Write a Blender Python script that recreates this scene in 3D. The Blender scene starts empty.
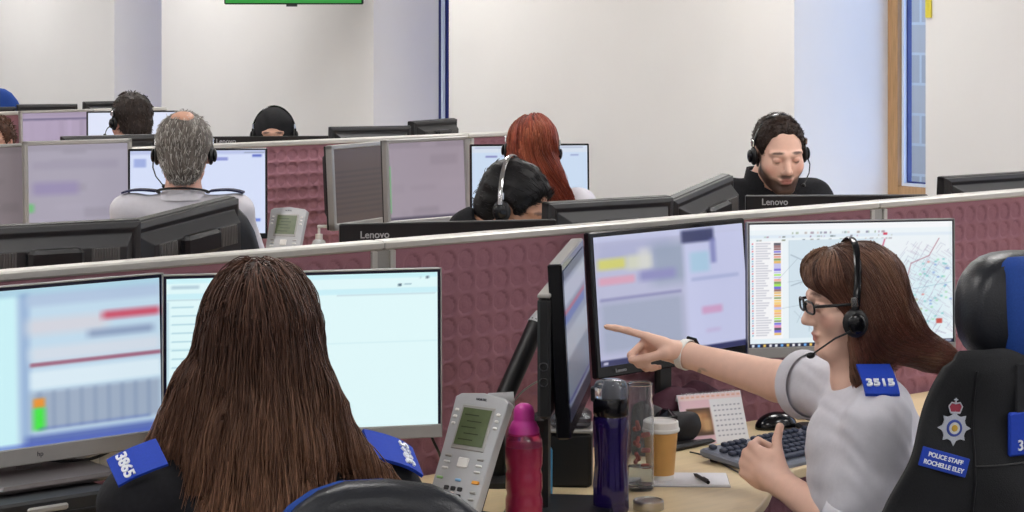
import bpy, math, random
import numpy as np
from mathutils import Vector, Matrix
random.seed(7); np.random.seed(7)
S = bpy.context.scene
C = S.collection
R = math.radians
# ---------------------------------------------------------------- camera, world, lights, exposure
F = 2130.0; CH = 1.72; HY = 20.0          # focal length in px, camera height, image row of the horizon
cam = bpy.data.objects.new('camera', bpy.data.cameras.new('camera')); C.objects.link(cam)
cam.location = (0, 0, CH); cam.rotation_euler = (R(90), 0, 0)
cam.data.sensor_width = 36; cam.data.lens = 36*F/1024; cam.data.shift_y = -(256-HY)/1024
cam.data.clip_end = 200; S.camera = cam
wd = bpy.data.worlds.new('sky'); S.world = wd; wd.use_nodes = True
bgn = wd.node_tree.nodes['Background']; bgn.inputs[0].default_value = (.47, .63, 1, 1); bgn.inputs[1].default_value = 3.2
S.view_settings.view_transform = 'Standard'; S.view_settings.look = 'None'
S.view_settings.exposure = 0.0; S.view_settings.gamma = 1; S.view_settings.use_curve_mapping = False
LIGHT = 23.0                                # ceiling panel emission
PHI = R(39)
U = Vector((math.cos(PHI), math.sin(PHI), 0)); Nn = Vector((math.sin(PHI), -math.cos(PHI), 0))
P0 = Vector((-.041, 4.84, 0)); DZ = .72; RZ = 1.24
def W3(px, py, s): return Vector(((px-512)/s, F/s, CH-(py-HY)/s))
def TM(t, m, z=0): return P0+U*t+Nn*m+Vector((0, 0, z))
# ---------------------------------------------------------------- materials
def lin(c):
    return tuple((v/12.92 if v <= .04045 else ((v+.055)/1.055)**2.4) for v in [x/255 for x in c])
MATS = {}
def mat(name, col, rough=.5, metal=0, noise=.06, nscale=40, bump=0, bscale=200, emit=0, trans=0, coat=0, spec=.5, vcol=False, alpha=1, sheen=0, ior=1.45, stretch=None):
    if name in MATS: return MATS[name]
    m = bpy.data.materials.new(name); m.use_nodes = True; nt = m.node_tree; n = nt.nodes; l = nt.links
    b = n['Principled BSDF']
    c = lin(col)
    tc = n.new('ShaderNodeTexCoord'); src = tc.outputs['Object']
    if stretch:
        mp = n.new('ShaderNodeMapping'); mp.inputs['Scale'].default_value = stretch; l.new(src, mp.inputs[0]); src = mp.outputs[0]
    if vcol:
        at = n.new('ShaderNodeAttribute'); at.attribute_name = 'Col'; base = at.outputs['Color']
    else:
        rg = n.new('ShaderNodeRGB'); rg.outputs[0].default_value = (*c, 1); base = rg.outputs[0]
    if noise:
        nz = n.new('ShaderNodeTexNoise'); nz.inputs['Scale'].default_value = nscale; nz.inputs['Detail'].default_value = 4; l.new(src, nz.inputs['Vector'])
        mr = n.new('ShaderNodeMapRange'); mr.inputs[1].default_value = .3; mr.inputs[2].default_value = .7; mr.inputs[3].default_value = 1-noise; mr.inputs[4].default_value = 1+noise
        l.new(nz.outputs[0], mr.inputs[0])
        mx = n.new('ShaderNodeVectorMath'); mx.operation = 'SCALE'; l.new(base, mx.inputs[0]); l.new(mr.outputs[0], mx.inputs['Scale']); base = mx.outputs[0]
    l.new(base, b.inputs['Base Color'])
    b.inputs['Roughness'].default_value = rough; b.inputs['Metallic'].default_value = metal
    b.inputs['Specular IOR Level'].default_value = spec; b.inputs['Coat Weight'].default_value = coat
    b.inputs['Transmission Weight'].default_value = trans; b.inputs['IOR'].default_value = ior; b.inputs['Alpha'].default_value = alpha
    if sheen: b.inputs['Sheen Weight'].default_value = sheen
    if emit: l.new(base, b.inputs['Emission Color']); b.inputs['Emission Strength'].default_value = emit
    if bump:
        bn = n.new('ShaderNodeTexNoise'); bn.inputs['Scale'].default_value = bscale; bn.inputs['Detail'].default_value = 3; l.new(src, bn.inputs['Vector'])
        bp = n.new('ShaderNodeBump'); bp.inputs['Strength'].default_value = bump; bp.inputs['Distance'].default_value = .002
        l.new(bn.outputs[0], bp.inputs['Height']); l.new(bp.outputs[0], b.inputs['Normal'])
    MATS[name] = m; return m
WALL = mat('white_wall_paint', (238, 236, 234), .8, noise=.01, nscale=3, bump=.1)
CEIL = mat('ceiling_tile', (235, 235, 232), .9, noise=.03, nscale=60, bump=.3)
CARPET = mat('grey_carpet', (92, 92, 98), .95, noise=.25, nscale=300, bump=.6, bscale=500)
MAROON = mat('maroon_fabric', (154, 108, 120), .85, noise=.08, nscale=500, bump=.25, bscale=1500)
RAIL = mat('silver_rail', (196, 193, 188), .38, .35, noise=.02)
ALU = mat('grey_aluminium', (168, 166, 162), .4, .5, noise=.02)
BLACK = mat('black_plastic', (22, 22, 24), .42, noise=.08, bump=.15, bscale=900)
GLOSSB = mat('glossy_black_plastic', (12, 12, 16), .18, noise=.04)
DGREY = mat('dark_grey_plastic', (42, 42, 44), .5, noise=.06, bump=.1)
VENT = mat('vent_grey_plastic', (96, 95, 94), .55, noise=.05)
SILVER = mat('silver_plastic', (164, 162, 159), .4, .25, noise=.02)
LSILVER = mat('light_silver_plastic', (180, 181, 184), .42, .15, noise=.02)
BEZELB = mat('navy_black_bezel', (20, 18, 48), .3, noise=.03)
LABELW = mat('white_label', (220, 220, 216), .6, noise=.03)
WOOD = mat('window_wood', (176, 138, 96), .5, noise=.16, nscale=14, stretch=(6, 6, .6), bump=.1)
MAPLE = mat('maple_desk_top', (222, 200, 160), .38, noise=.05, nscale=9, stretch=(1, 8, 1))
EDGE = mat('beige_desk_edging', (190, 170, 134), .5, noise=.04)
BFAB = mat('black_chair_fabric', (26, 27, 31), .8, noise=.2, nscale=400, bump=.3, bscale=900)
BLUEF = mat('blue_chair_fabric', (30, 70, 150), .8, noise=.12, nscale=400, bump=.3, bscale=900)
LEATHER = mat('black_leather', (30, 32, 38), .35, noise=.1, nscale=60, bump=.35, bscale=260)
ROYAL = mat('royal_blue_cloth', (22, 62, 176), .7, noise=.06, nscale=300, bump=.2)
WHITET = mat('white_lettering', (235, 238, 242), .6, noise=.01)
GREYT = mat('grey_lettering', (170, 172, 176), .5, noise=.01)
NAVYT = mat('dark_lettering', (60, 60, 70), .5, noise=.01)
CHROME = mat('chrome', (210, 210, 212), .15, 1, noise=.01)
STEEL = mat('brushed_steel', (196, 192, 186), .3, 1, noise=.05, nscale=60, stretch=(1, 1, 20))
GLASS = mat('window_glass', (240, 248, 255), .02, trans=1, noise=0, ior=1.1)
WSHIRT = mat('white_shirt_cotton', (212, 210, 218), .85, noise=.02, nscale=80, bump=.9, bscale=26, spec=.2)
BJACKET = mat('black_fleece', (21, 21, 26), .9, noise=.25, nscale=120, bump=.5, bscale=90)
VESTM = mat('black_vest_cloth', (24, 25, 28), .85, noise=.2, nscale=300, bump=.4, bscale=500)
TROUS = mat('black_trousers', (22, 22, 26), .9, noise=.15, nscale=200, bump=.3)
SHOE = mat('black_shoe_leather', (18, 18, 18), .3, noise=.05)
PALEB = mat('pale_blue_shirt', (205, 210, 225), .8, noise=.03, bump=.2)
SKINV = mat('skin', (220, 180, 160), .5, noise=.03, nscale=60, vcol=True, bump=.08, bscale=300)
HAIRV = mat('hair', (90, 60, 45), .5, noise=.12, nscale=80, vcol=True, spec=.3)
HIJAB = mat('black_headscarf_cloth', (20, 20, 24), .85, noise=.15, nscale=60, bump=.3)
WHITEP = mat('white_plastic', (232, 230, 226), .4, noise=.01)
PAPER = mat('white_paper', (228, 228, 232), .8, noise=.01)
# ---------------------------------------------------------------- object helpers
def kids(o, **k):
    for a, b in k.items(): o[a] = b
    return o
def thing(name, label, cat, loc=(0, 0, 0), rz=0, group=None):
    o = bpy.data.objects.new(name, None); C.objects.link(o); o.empty_display_size = .05
    o.location = loc; o.rotation_euler = (0, 0, rz); o['label'] = label; o['category'] = cat
    if group: o['group'] = group
    return o
def tag(o, label, cat, group=None, kind=None):
    o['label'] = label; o['category'] = cat
    if group: o['group'] = group
    if kind: o['kind'] = kind
    return o
class MB:
    def __init__(s): s.v = []; s.f = []; s.mi = []
    def raw(s, vs, fs, mi=0):
        n = len(s.v); s.v += [tuple(v) for v in vs]; s.f += [tuple(i+n for i in f) for f in fs]; s.mi += [mi]*len(fs); return s
    def box(s, c, d, rot=None, mi=0, bev=0):
        x, y, z = [q/2 for q in d]
        b = min(bev, x*.9, y*.9, z*.9)
        if b <= 0:
            vs = [Vector((i*x, j*y, k*z)) for i in (-1, 1) for j in (-1, 1) for k in (-1, 1)]
            fs = [(0, 1, 3, 2), (4, 6, 7, 5), (0, 4, 5, 1), (2, 3, 7, 6), (0, 2, 6, 4), (1, 5, 7, 3)]
        else:
            # chamfered box: outline prism with inset caps
            o = [(-x+b, -y), (x-b, -y), (x, -y+b), (x, y-b), (x-b, y), (-x+b, y), (-x, y-b), (-x, -y+b)]
            i = [(a-math.copysign(min(b, abs(a)), a), q-math.copysign(min(b, abs(q)), q)) for a, q in o]
            vs = [Vector((a, q, -z)) for a, q in i]+[Vector((a, q, -z+b)) for a, q in o]+[Vector((a, q, z-b)) for a, q in o]+[Vector((a, q, z)) for a, q in i]
            fs = [tuple(range(7, -1, -1)), tuple(range(24, 32))]
            for L in range(3):
                for k in range(8): fs.append((L*8+k, L*8+(k+1) % 8, L*8+8+(k+1) % 8, L*8+8+k))
        if rot is not None: vs = [rot @ v for v in vs]
        return s.raw([v+Vector(c) for v in vs], fs, mi)
    def tube(s, pts, r, n=8, caps=True, mi=0, flat=1):
        pts = [Vector(p) for p in pts]; m = len(pts)
        rs = r if isinstance(r, (list, tuple)) else [r]*m
        t = (pts[1]-pts[0]).normalized(); up = Vector((0, 0, 1)) if abs(t.z) < .9 else Vector((1, 0, 0))
        a = t.cross(up).normalized(); vs = []
        for i in range(m):
            t = (pts[min(i+1, m-1)]-pts[max(i-1, 0)]).normalized()
            a = (a-t*a.dot(t)).normalized(); b = t.cross(a)
            for k in range(n):
                q = 2*math.pi*k/n; vs.append(pts[i]+(a*math.cos(q)+b*math.sin(q)*flat)*rs[i])
        fs = [(i*n+k, i*n+(k+1) % n, (i+1)*n+(k+1) % n, (i+1)*n+k) for i in range(m-1) for k in range(n)]
        if caps: fs += [tuple(range(n-1, -1, -1)), tuple(range((m-1)*n, m*n))]
        return s.raw(vs, fs, mi)
    def lathe(s, prof, n=28, c=(0, 0, 0), mi=0, caps=True, fx=None):
        vs = []
        for i, (r, z) in enumerate(prof):
            for k in range(n):
                q = 2*math.pi*k/n; rr = r if fx is None else fx(r, z, q)
                vs.append((c[0]+rr*math.cos(q), c[1]+rr*math.sin(q), c[2]+z))
        m = len(prof)
        fs = [(i*n+k, i*n+(k+1) % n, (i+1)*n+(k+1) % n, (i+1)*n+k) for i in range(m-1) for k in range(n)]
        if caps: fs += [tuple(range(n-1, -1, -1)), tuple(range((m-1)*n, m*n))]
        return s.raw(vs, fs, mi)
    def prism(s, poly, z0, z1, M=None, mi=0):
        n = len(poly); vs = [Vector((x, y, z0)) for x, y in poly]+[Vector((x, y, z1)) for x, y in poly]
        if M is not None: vs = [M @ v for v in vs]
        fs = [tuple(range(n-1, -1, -1)), tuple(range(n, 2*n))]+[(k, (k+1) % n, n+(k+1) % n, n+k) for k in range(n)]
        return s.raw(vs, fs, mi)
    def ell(s, c, r, n=14, rot=None, mi=0):
        vs = []; m = n//2+1
        for i in range(m+1):
            a = math.pi*i/m
            for k in range(n):
                q = 2*math.pi*k/n; v = Vector((r[0]*math.sin(a)*math.cos(q), r[1]*math.sin(a)*math.sin(q), r[2]*math.cos(a)))
                vs.append((rot @ v if rot is not None else v)+Vector(c))
        fs = [(i*n+k, (i+1)*n+k, (i+1)*n+(k+1) % n, i*n+(k+1) % n) for i in range(m) for k in range(n)]
        return s.raw(vs, fs, mi)
    def tor(s, c, Rr, r, n=32, k=8, rot=None, mi=0, a0=0, a1=2*math.pi):
        pts = []
        m = n if abs(a1-a0-2*math.pi) > 1e-6 else n
        for i in range(m+1):
            q = a0+(a1-a0)*i/m; v = Vector((Rr*math.cos(q), Rr*math.sin(q), 0)); pts.append((rot @ v if rot is not None else v)+Vector(c))
        return s.tube(pts, r, k, mi=mi)
    def build(s, name, m, parent=None, smooth=True, ang=35, sub=0, bev=0, off=None):
        me = bpy.data.meshes.new(name)
        vs = s.v if off is None else [(v[0]-off[0], v[1]-off[1], v[2]-off[2]) for v in s.v]
        me.from_pydata(vs, [], s.f)
        for q in (m if isinstance(m, (list, tuple)) else [m]): me.materials.append(q)
        if len(set(s.mi)) > 1: me.polygons.foreach_set('material_index', s.mi)
        me.update()
        if smooth:
            me.shade_smooth(); me.set_sharp_from_angle(angle=R(ang))
        o = bpy.data.objects.new(name, me); C.objects.link(o); o.parent = parent
        if bev:
            b = o.modifiers.new('bevel', 'BEVEL'); b.width = bev; b.segments = 2; b.limit_method = 'ANGLE'; b.angle_limit = R(40)
        if sub:
            b = o.modifiers.new('sub', 'SUBSURF'); b.levels = sub; b.render_levels = sub
        return o
def text(body, name, size, m, parent, loc, rot, ext=.0004, space=1, bold=0):
    cu = bpy.data.curves.new(name, 'FONT'); cu.body = body; cu.size = size; cu.align_x = 'CENTER'; cu.align_y = 'CENTER'
    cu.extrude = ext; cu.space_character = space; cu.offset = bold; cu.materials.append(m)
    tmp = bpy.data.objects.new(name, cu); me = bpy.data.meshes.new_from_object(tmp); bpy.data.objects.remove(tmp); bpy.data.curves.remove(cu)
    o = bpy.data.objects.new(name, me); C.objects.link(o); o.parent = parent; o.location = loc; o.rotation_euler = rot
    return o
def npmesh(name, v, f, m, parent=None, col=None, off=None, smooth=True, pos=None):
    me = bpy.data.meshes.new(name); v = np.asarray(v, dtype=np.float32)
    if off is not None: v = v-np.array(off, dtype=np.float32)
    f = np.asarray(f, dtype=np.int32); nf, k = f.shape
    me.vertices.add(len(v)); me.vertices.foreach_set('co', v.ravel())
    me.loops.add(nf*k); me.loops.foreach_set('vertex_index', f.ravel())
    me.polygons.add(nf); me.polygons.foreach_set('loop_start', np.arange(0, nf*k, k, dtype=np.int32))
    me.polygons.foreach_set('loop_total', np.full(nf, k, dtype=np.int32))
    me.update(calc_edges=True)
    if smooth: me.shade_smooth()
    if col is not None:
        a = me.color_attributes.new('Col', 'FLOAT_COLOR', 'POINT')
        c = np.ones((len(v), 4), dtype=np.float32); c[:, :3] = col; a.data.foreach_set('color', c.ravel())
    me.materials.append(m); me.validate()
    o = bpy.data.objects.new(name, me); C.objects.link(o); o.parent = parent
    return o
# ---------------------------------------------------------------- implicit bodies (smooth union of tapered limbs, meshed with surface nets)
def rotm(yaw=0, pitch=0, roll=0):          # yaw about z (0 faces +y), pitch + looks down, roll + tips to the right
    return Matrix.Rotation(yaw, 3, 'Z') @ Matrix.Rotation(-pitch, 3, 'X') @ Matrix.Rotation(roll, 3, 'Y')
def V1(z): return np.array([1, 1, z])
class SDF:
    def __init__(s): s.p = []
    def ell(s, c, r, rot=None, k=.02, sub=False, col=None):
        s.p.append(('e', np.array(c, float), np.array(r, float), np.array(rot if rot is not None else Matrix.Identity(3)), k, sub, col)); return s
    def cone(s, a, b, ra, rb, k=.015, sub=False, col=None, cut=False, flat=None):
        s.p.append(('c', np.array(a, float), np.array(b, float), (ra, rb, cut), k, sub, col)); return s
    def ev(s, q, P):
        if q[0] == 'e':
            d = (P-q[1]) @ q[3]            # into local frame (columns of rot are axes)
            k0 = np.linalg.norm(d/q[2], axis=-1); k1 = np.linalg.norm(d/q[2]**2, axis=-1)+1e-9
            return k0*(k0-1)/k1
        a, b = q[1], q[2]; ra, rb, cut = q[3]; ab = b-a; L2 = ab @ ab
        h = np.clip(((P-a) @ ab)/L2, 0, 1)
        d = np.linalg.norm(P-a-h[..., None]*ab, axis=-1)-(ra+(rb-ra)*h)
        if cut: d = np.maximum(d, ((P-b) @ ab)/math.sqrt(L2))
        return d
    def mesh(s, res, noise=0, nf=30, seed=0, clip=None, zs=1):
        mg = .04; lo = np.full(3, 1e9); hi = -lo
        for q in s.p:
            if q[5]: continue
            if q[0] == 'e': a = q[1]-q[2].max(); b = q[1]+q[2].max()
            else: r = max(q[3][:2]); a = np.minimum(q[1], q[2])-r; b = np.maximum(q[1], q[2])+r
            lo = np.minimum(lo, a); hi = np.maximum(hi, b)
        lo -= 3*res+.01; hi += 3*res+.01; n = np.ceil((hi-lo)/res).astype(int)+1
        ax = [lo[i]+np.arange(n[i])*res for i in range(3)]
        G = np.full(n, mg, dtype=np.float32)
        for q in s.p:
            if q[0] == 'e': a = q[1]-q[2].max(); b = q[1]+q[2].max()
            else: r = max(q[3][:2]); a = np.minimum(q[1], q[2])-r; b = np.maximum(q[1], q[2])+r
            i0 = np.clip(((a-mg-lo)/res).astype(int), 0, n); i1 = np.clip(((b+mg-lo)/res).astype(int)+2, 0, n)
            if (i1 <= i0).any(): continue
            sl = tuple(slice(i0[j], i1[j]) for j in range(3))
            P = np.stack(np.meshgrid(*[ax[j][sl[j]] for j in range(3)], indexing='ij'), -1)
            d = s.ev(q, P); g = G[sl]; k = q[4]
            if q[5]:
                h = np.clip(.5-.5*(g+d)/k, 0, 1); G[sl] = g*(1-h)+(-d)*h+k*h*(1-h)
            else:
                h = np.clip(.5+.5*(g-d)/k, 0, 1); G[sl] = g*(1-h)+d*h-k*h*(1-h)
        if noise:
            X, Y, Z = np.meshgrid(*ax, indexing='ij', sparse=True); rg = np.random.RandomState(seed); tot = 0
            for o in range(4):
                w = rg.normal(size=3)*nf*(1.5**o)/1.7*V1(zs); tot = tot+np.sin(X*w[0]+Y*w[1]+Z*w[2]+rg.rand()*6+2*np.sin(Z*w[1]*.6+X*w[2]*.5))/(1.3**o)
            G += (noise*tot*.4).astype(np.float32)
        if clip is not None:
            X, Y, Z = np.meshgrid(*ax, indexing='ij', sparse=True); G = np.maximum(G, clip(X, Y, Z)).astype(np.float32)
        s.G = G; s.lo = lo; s.res = res
        ins = G < 0; nx, ny, nz = n
        cnt = np.zeros((nx-1, ny-1, nz-1), np.uint8)
        cor = [(i, j, k) for i in (0, 1) for j in (0, 1) for k in (0, 1)]
        for i, j, k in cor: cnt += ins[i:nx-1+i, j:ny-1+j, k:nz-1+k]
        act = (cnt > 0) & (cnt < 8); idx = np.argwhere(act)
        ID = np.full(act.shape, -1, np.int32); ID[act] = np.arange(len(idx))
        acc = np.zeros((len(idx), 3)); c = np.zeros(len(idx))
        for ca in cor:
            for axi in range(3):
                if ca[axi]: continue
                cb = list(ca); cb[axi] = 1
                va = G[idx[:, 0]+ca[0], idx[:, 1]+ca[1], idx[:, 2]+ca[2]]; vb = G[idx[:, 0]+cb[0], idx[:, 1]+cb[1], idx[:, 2]+cb[2]]
                m = (va < 0) != (vb < 0); t = np.where(m, va/np.where(va == vb, 1, va-vb), 0)
                p = np.array(ca, float)[None]+0*idx; p[:, axi] += t
                acc[m] += p[m]; c[m] += 1
        V = (idx+acc/c[:, None])*res+lo
        Fs = []
        for axi in range(3):
            a = [slice(None)]*3; b = [slice(None)]*3; a[axi] = slice(0, -1); b[axi] = slice(1, None)
            e = ins[tuple(a)] != ins[tuple(b)]
            E = np.argwhere(e); o1, o2 = [j for j in range(3) if j != axi]
            E = E[(E[:, o1] > 0) & (E[:, o2] > 0) & (E[:, o1] < n[o1]-1) & (E[:, o2] < n[o2]-1)]
            q = []
            for d1, d2 in ((1, 1), (0, 1), (0, 0), (1, 0)):
                T = E.copy(); T[:, o1] -= d1; T[:, o2] -= d2; q.append(ID[T[:, 0], T[:, 1], T[:, 2]])
            q = np.stack(q, 1); fl = ins[E[:, 0], E[:, 1], E[:, 2]]
            if axi == 1: fl = ~fl
            q[~fl] = q[~fl][:, ::-1]; Fs.append(q)
        return V.astype(np.float32), np.concatenate(Fs)
def sample(s, P):
    q = (P-s.lo)/s.res; n = np.array(s.G.shape)-2; i = np.clip(q.astype(int), 0, n); f = np.clip(q-i, 0, 1); o = 0
    for a in (0, 1):
        for b in (0, 1):
            for c in (0, 1): o = o+s.G[i[:, 0]+a, i[:, 1]+b, i[:, 2]+c]*np.abs(1-a-f[:, 0])*np.abs(1-b-f[:, 1])*np.abs(1-c-f[:, 2])
    return o
def grad(s, P, e=.006):
    g = np.stack([sample(s, P+d)-sample(s, P-d) for d in np.eye(3)*e], 1); return g/(np.linalg.norm(g, axis=1)[:, None]+1e-9)
def smooth_mesh(V, Fq, it=2):
    for _ in range(it):
        A = np.zeros_like(V); c = np.zeros(len(V))
        for a, b in ((0, 1), (1, 2), (2, 3), (3, 0)):
            np.add.at(A, Fq[:, a], V[Fq[:, b]]); np.add.at(c, Fq[:, a], 1); np.add.at(A, Fq[:, b], V[Fq[:, a]]); np.add.at(c, Fq[:, b], 1)
        V = V*.5+.5*A/np.maximum(c, 1)[:, None]
    return V.astype(np.float32)
def paint(V, base, spots):
    col = np.tile(np.array(lin(base)), (len(V), 1))
    for s in spots:                        # (centre, radii, rot, colour, strength)
        c, r, rot, k, st = s
        d = np.linalg.norm(((V-np.array(c)) @ np.array(rot))/np.array(r), axis=1)
        w = np.clip((1.25-d)/.5, 0, 1)*st
        col = col*(1-w[:, None])+np.array(lin(k))*w[:, None]
    return col
# ---------------------------------------------------------------- the setting
def struct(name, mb, m, **k):
    o = mb.build(name, m, None, **k); o['kind'] = 'structure'; o.location = P0; o.rotation_euler = (0, 0, PHI); return o
T0, T1, B0, B1 = -9.0, 4.13, -7.0, 13.4     # room extents: along the rows, across the rows
OPEN = [(-4.2, -3.5, .6), (-.95, -.22, .6), (2.21, 2.98, .64), (5.59, 6.31, .47), (8.76, 9.41, .47), (11.95, 12.65, .47)]
ZC = 2.9; SILL = .87; HEAD = 2.75
struct('floor', MB().box(((T0+T1)/2+.5, (B0+B1)/2, -.05), (T1-T0+3, B1-B0+2, .1)), CARPET, smooth=False)
struct('ceiling', MB().box(((T0+T1)/2+.2, (B0+B1)/2, ZC+.05), (T1-T0+1.4, B1-B0+.6, .1)), CEIL, smooth=False)
w = MB(); TH = .78; prev = B0
for a, b, d in OPEN+[(B1, B1, 0)]:
    w.box((T1+TH/2, (prev+a)/2, ZC/2), (TH, a-prev, ZC))
    if b > a:
        w.box((T1+TH/2, (a+b)/2, SILL/2), (TH, b-a, SILL)); w.box((T1+TH/2, (a+b)/2, (HEAD+ZC)/2), (TH, b-a, ZC-HEAD))
    prev = b
struct('wall_back', w, WALL, smooth=False)
struct('wall_left', MB().box(((T0+T1)/2, B1+.1, ZC/2), (T1-T0, .2, ZC)), WALL, smooth=False)
struct('wall_front', MB().box((T0-.1, (B0+B1)/2, ZC/2), (.2, B1-B0, ZC)), WALL, smooth=False)
struct('wall_right', MB().box(((T0+T1)/2, B0-.1, ZC/2), (T1-T0, .2, ZC)), WALL, smooth=False)
struct('baseboard_back', MB().box((T1-.008, (B0+B1)/2, .05), (.016, B1-B0, .1)), WHITEP, smooth=False)
NAVYF = mat('navy_window_frame', (34, 44, 110), .35, noise=.02)
LBLUEF = mat('pale_glazing_bead', (220, 232, 248), .3, noise=.01)
for i, (a, b, d) in enumerate(OPEN):
    x = T1+d; wm = WOOD if i == 2 else NAVYF
    fr = MB(); zc = (SILL+HEAD)/2; zh = HEAD-SILL
    def ring(x0, dep, ins, wd_):
        fr.box((x0+dep/2, a+ins+wd_/2, zc), (dep, wd_, zh-2*ins)); fr.box((x0+dep/2, b-ins-wd_/2, zc), (dep, wd_, zh-2*ins))
        fr.box((x0+dep/2, (a+b)/2, SILL+ins+wd_/2), (dep, b-a-2*ins-2*wd_, wd_)); fr.box((x0+dep/2, (a+b)/2, HEAD-ins-wd_/2), (dep, b-a-2*ins-2*wd_, wd_))
    ring(x, .09 if i == 2 else .05, 0, .062 if i == 2 else .022)
    win = struct('window_%d' % (i+1), fr, wm, bev=.004)
    fr = MB(); ring(x+.03 if i == 2 else x+.004, .02, .062 if i == 2 else .022, .014); g1 = fr.build('glazing_bead', LBLUEF, win, smooth=False)
    fr = MB(); ring(x+.05 if i == 2 else x+.03, .03, .05 if i == 2 else .02, .032); fr.build('sash', NAVYF, win, smooth=False)
    MB().box((x+.065, (a+b)/2, zc), (.006, b-a-.12, zh-.12)).build('window_pane', GLASS, win, smooth=False)
    if i > 2:
        MB().box((x+.058, (a+b)/2, zc), (.003, b-a-.05, zh-.05)).build('daylight_dimmer', mat('lavender_daylight_tint', (150, 160, 225), .8, trans=.35, noise=.03), win, smooth=False)  # added unseen sheet that dims and tints the daylight in these recesses
    if i == 2:
        s_ = MB()
        for k in range(12): s_.tube([(x+.045, b-.0625, SILL+.15+k*.16), (x+.045, b-.0605, SILL+.15+k*.16)], .0, 8) if 0 else s_.box((x+.045, b-.0625, SILL+.15+k*.16), (.008, .004, .008))
        s_.build('screw_heads', BLACK, win, smooth=False)
# block wall seen outside through the window
bw = bpy.data.materials.new('grey_blockwork'); bw.use_nodes = True; nt = bw.node_tree; n = nt.nodes; l = nt.links
br = n.new('ShaderNodeTexBrick'); tc = n.new('ShaderNodeTexCoord'); mp = n.new('ShaderNodeMapping'); mp.inputs['Rotation'].default_value = (R(90), 0, R(90))
sx = n.new('ShaderNodeSeparateXYZ'); cx = n.new('ShaderNodeCombineXYZ'); l.new(tc.outputs['Object'], sx.inputs[0]); l.new(sx.outputs[1], cx.inputs[0]); l.new(sx.outputs[2], cx.inputs[1])
br.inputs['Scale'].default_value = 1; br.inputs['Brick Width'].default_value = .3; br.inputs['Row Height'].default_value = .17; br.inputs['Mortar Size'].default_value = .008
br.inputs['Color1'].default_value = (*lin((222, 206, 186)), 1); br.inputs['Color2'].default_value = (*lin((196, 186, 172)), 1); br.inputs['Mortar'].default_value = (*lin((225, 218, 205)), 1)
l.new(cx.outputs[0], br.inputs[0]); l.new(br.outputs[0], n['Principled BSDF'].inputs['Base Color']); n['Principled BSDF'].inputs['Roughness'].default_value = .9
o = MB().box((T1+2.3, 5.2, 1.4), (.3, 4.2, 5.2)).build('blockwork_wall', bw, None, smooth=False); o.location = P0; o.rotation_euler = (0, 0, PHI)
tag(o, 'grey blockwork wall outside seen through the wood-framed window', 'wall')
o = MB().box((T1-.004, 2.19, 1.98), (.008, .03, .5)).build('warning_tape', mat('yellow_tape', (222, 206, 70), .5), None, smooth=False); o.location = P0; o.rotation_euler = (0, 0, PHI)
tag(o, 'yellow tape strip on the wall edge beside the wood-framed window', 'tape')
# ceiling lights
LITE = bpy.data.materials.new('light_diffuser'); LITE.use_nodes = True; q = LITE.node_tree.nodes['Principled BSDF']
q.inputs['Emission Color'].default_value = (1, .978, .955, 1); q.inputs['Emission Strength'].default_value = LIGHT; q.inputs['Base Color'].default_value = (.9, .9, .9, 1)
for ti in (-6.6, -3.9, -1.2, 1.5, 3.35):
    for bi in (-5.4, -2.7, 0, 2.7, 5.4, 8.1, 10.8):
        p = P0+U*ti-Nn*bi
        t = thing('ceiling_light', 'square recessed ceiling light panel above the office', 'ceiling light', (p.x, p.y, ZC), PHI, 'ceiling light panels')
        f = MB()
        for sx_, sy_, dx, dy in ((0, .3, .6, .03), (0, -.3, .6, .03), (.3, 0, .03, .63), (-.3, 0, .03, .63)): f.box((sx_, sy_, -.008), (dx, dy, .016))
        f.build('frame', WHITEP, t, smooth=False)
        MB().box((0, 0, -.004), (.58, .58, .006)).build('diffuser', LITE, t, smooth=False)
# ---------------------------------------------------------------- partitions
def dimples(wd_, z0, z1, cell=.05, res=.005, y=0, mx=.02):
    nx = int(wd_/res)+1; nz = int((z1-z0)/res)+1
    X = np.linspace(0, wd_, nx); Z = np.linspace(z0, z1, nz); GX, GZ = np.meshgrid(X, Z, indexing='ij')
    ncx = int((wd_-.04)/cell); ox = (wd_-ncx*cell)/2
    ux = (GX-ox)/cell; uz = (z1-.013-GZ)/cell
    inx = (ux > 0) & (ux < ncx) & (uz > 0)
    dx = (ux-np.floor(ux)-.5)*cell; dz = (uz-np.floor(uz)-.5)*cell
    r = np.sqrt(dx**2+dz**2)
    h = np.where(r < .0185, 1-.45*(1-(r/.0185)**4), np.clip(1-(r-.0185)/.0032, 0, 1))
    Y = y+np.where(inx, h*.0085, 0)
    V = np.stack([GX, Y, GZ], -1).reshape(-1, 3); I = np.arange(nx*nz).reshape(nx, nz)
    Fq = np.stack([I[:-1, :-1], I[1:, :-1], I[1:, 1:], I[:-1, 1:]], -1).reshape(-1, 4)
    return V, Fq
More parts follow.
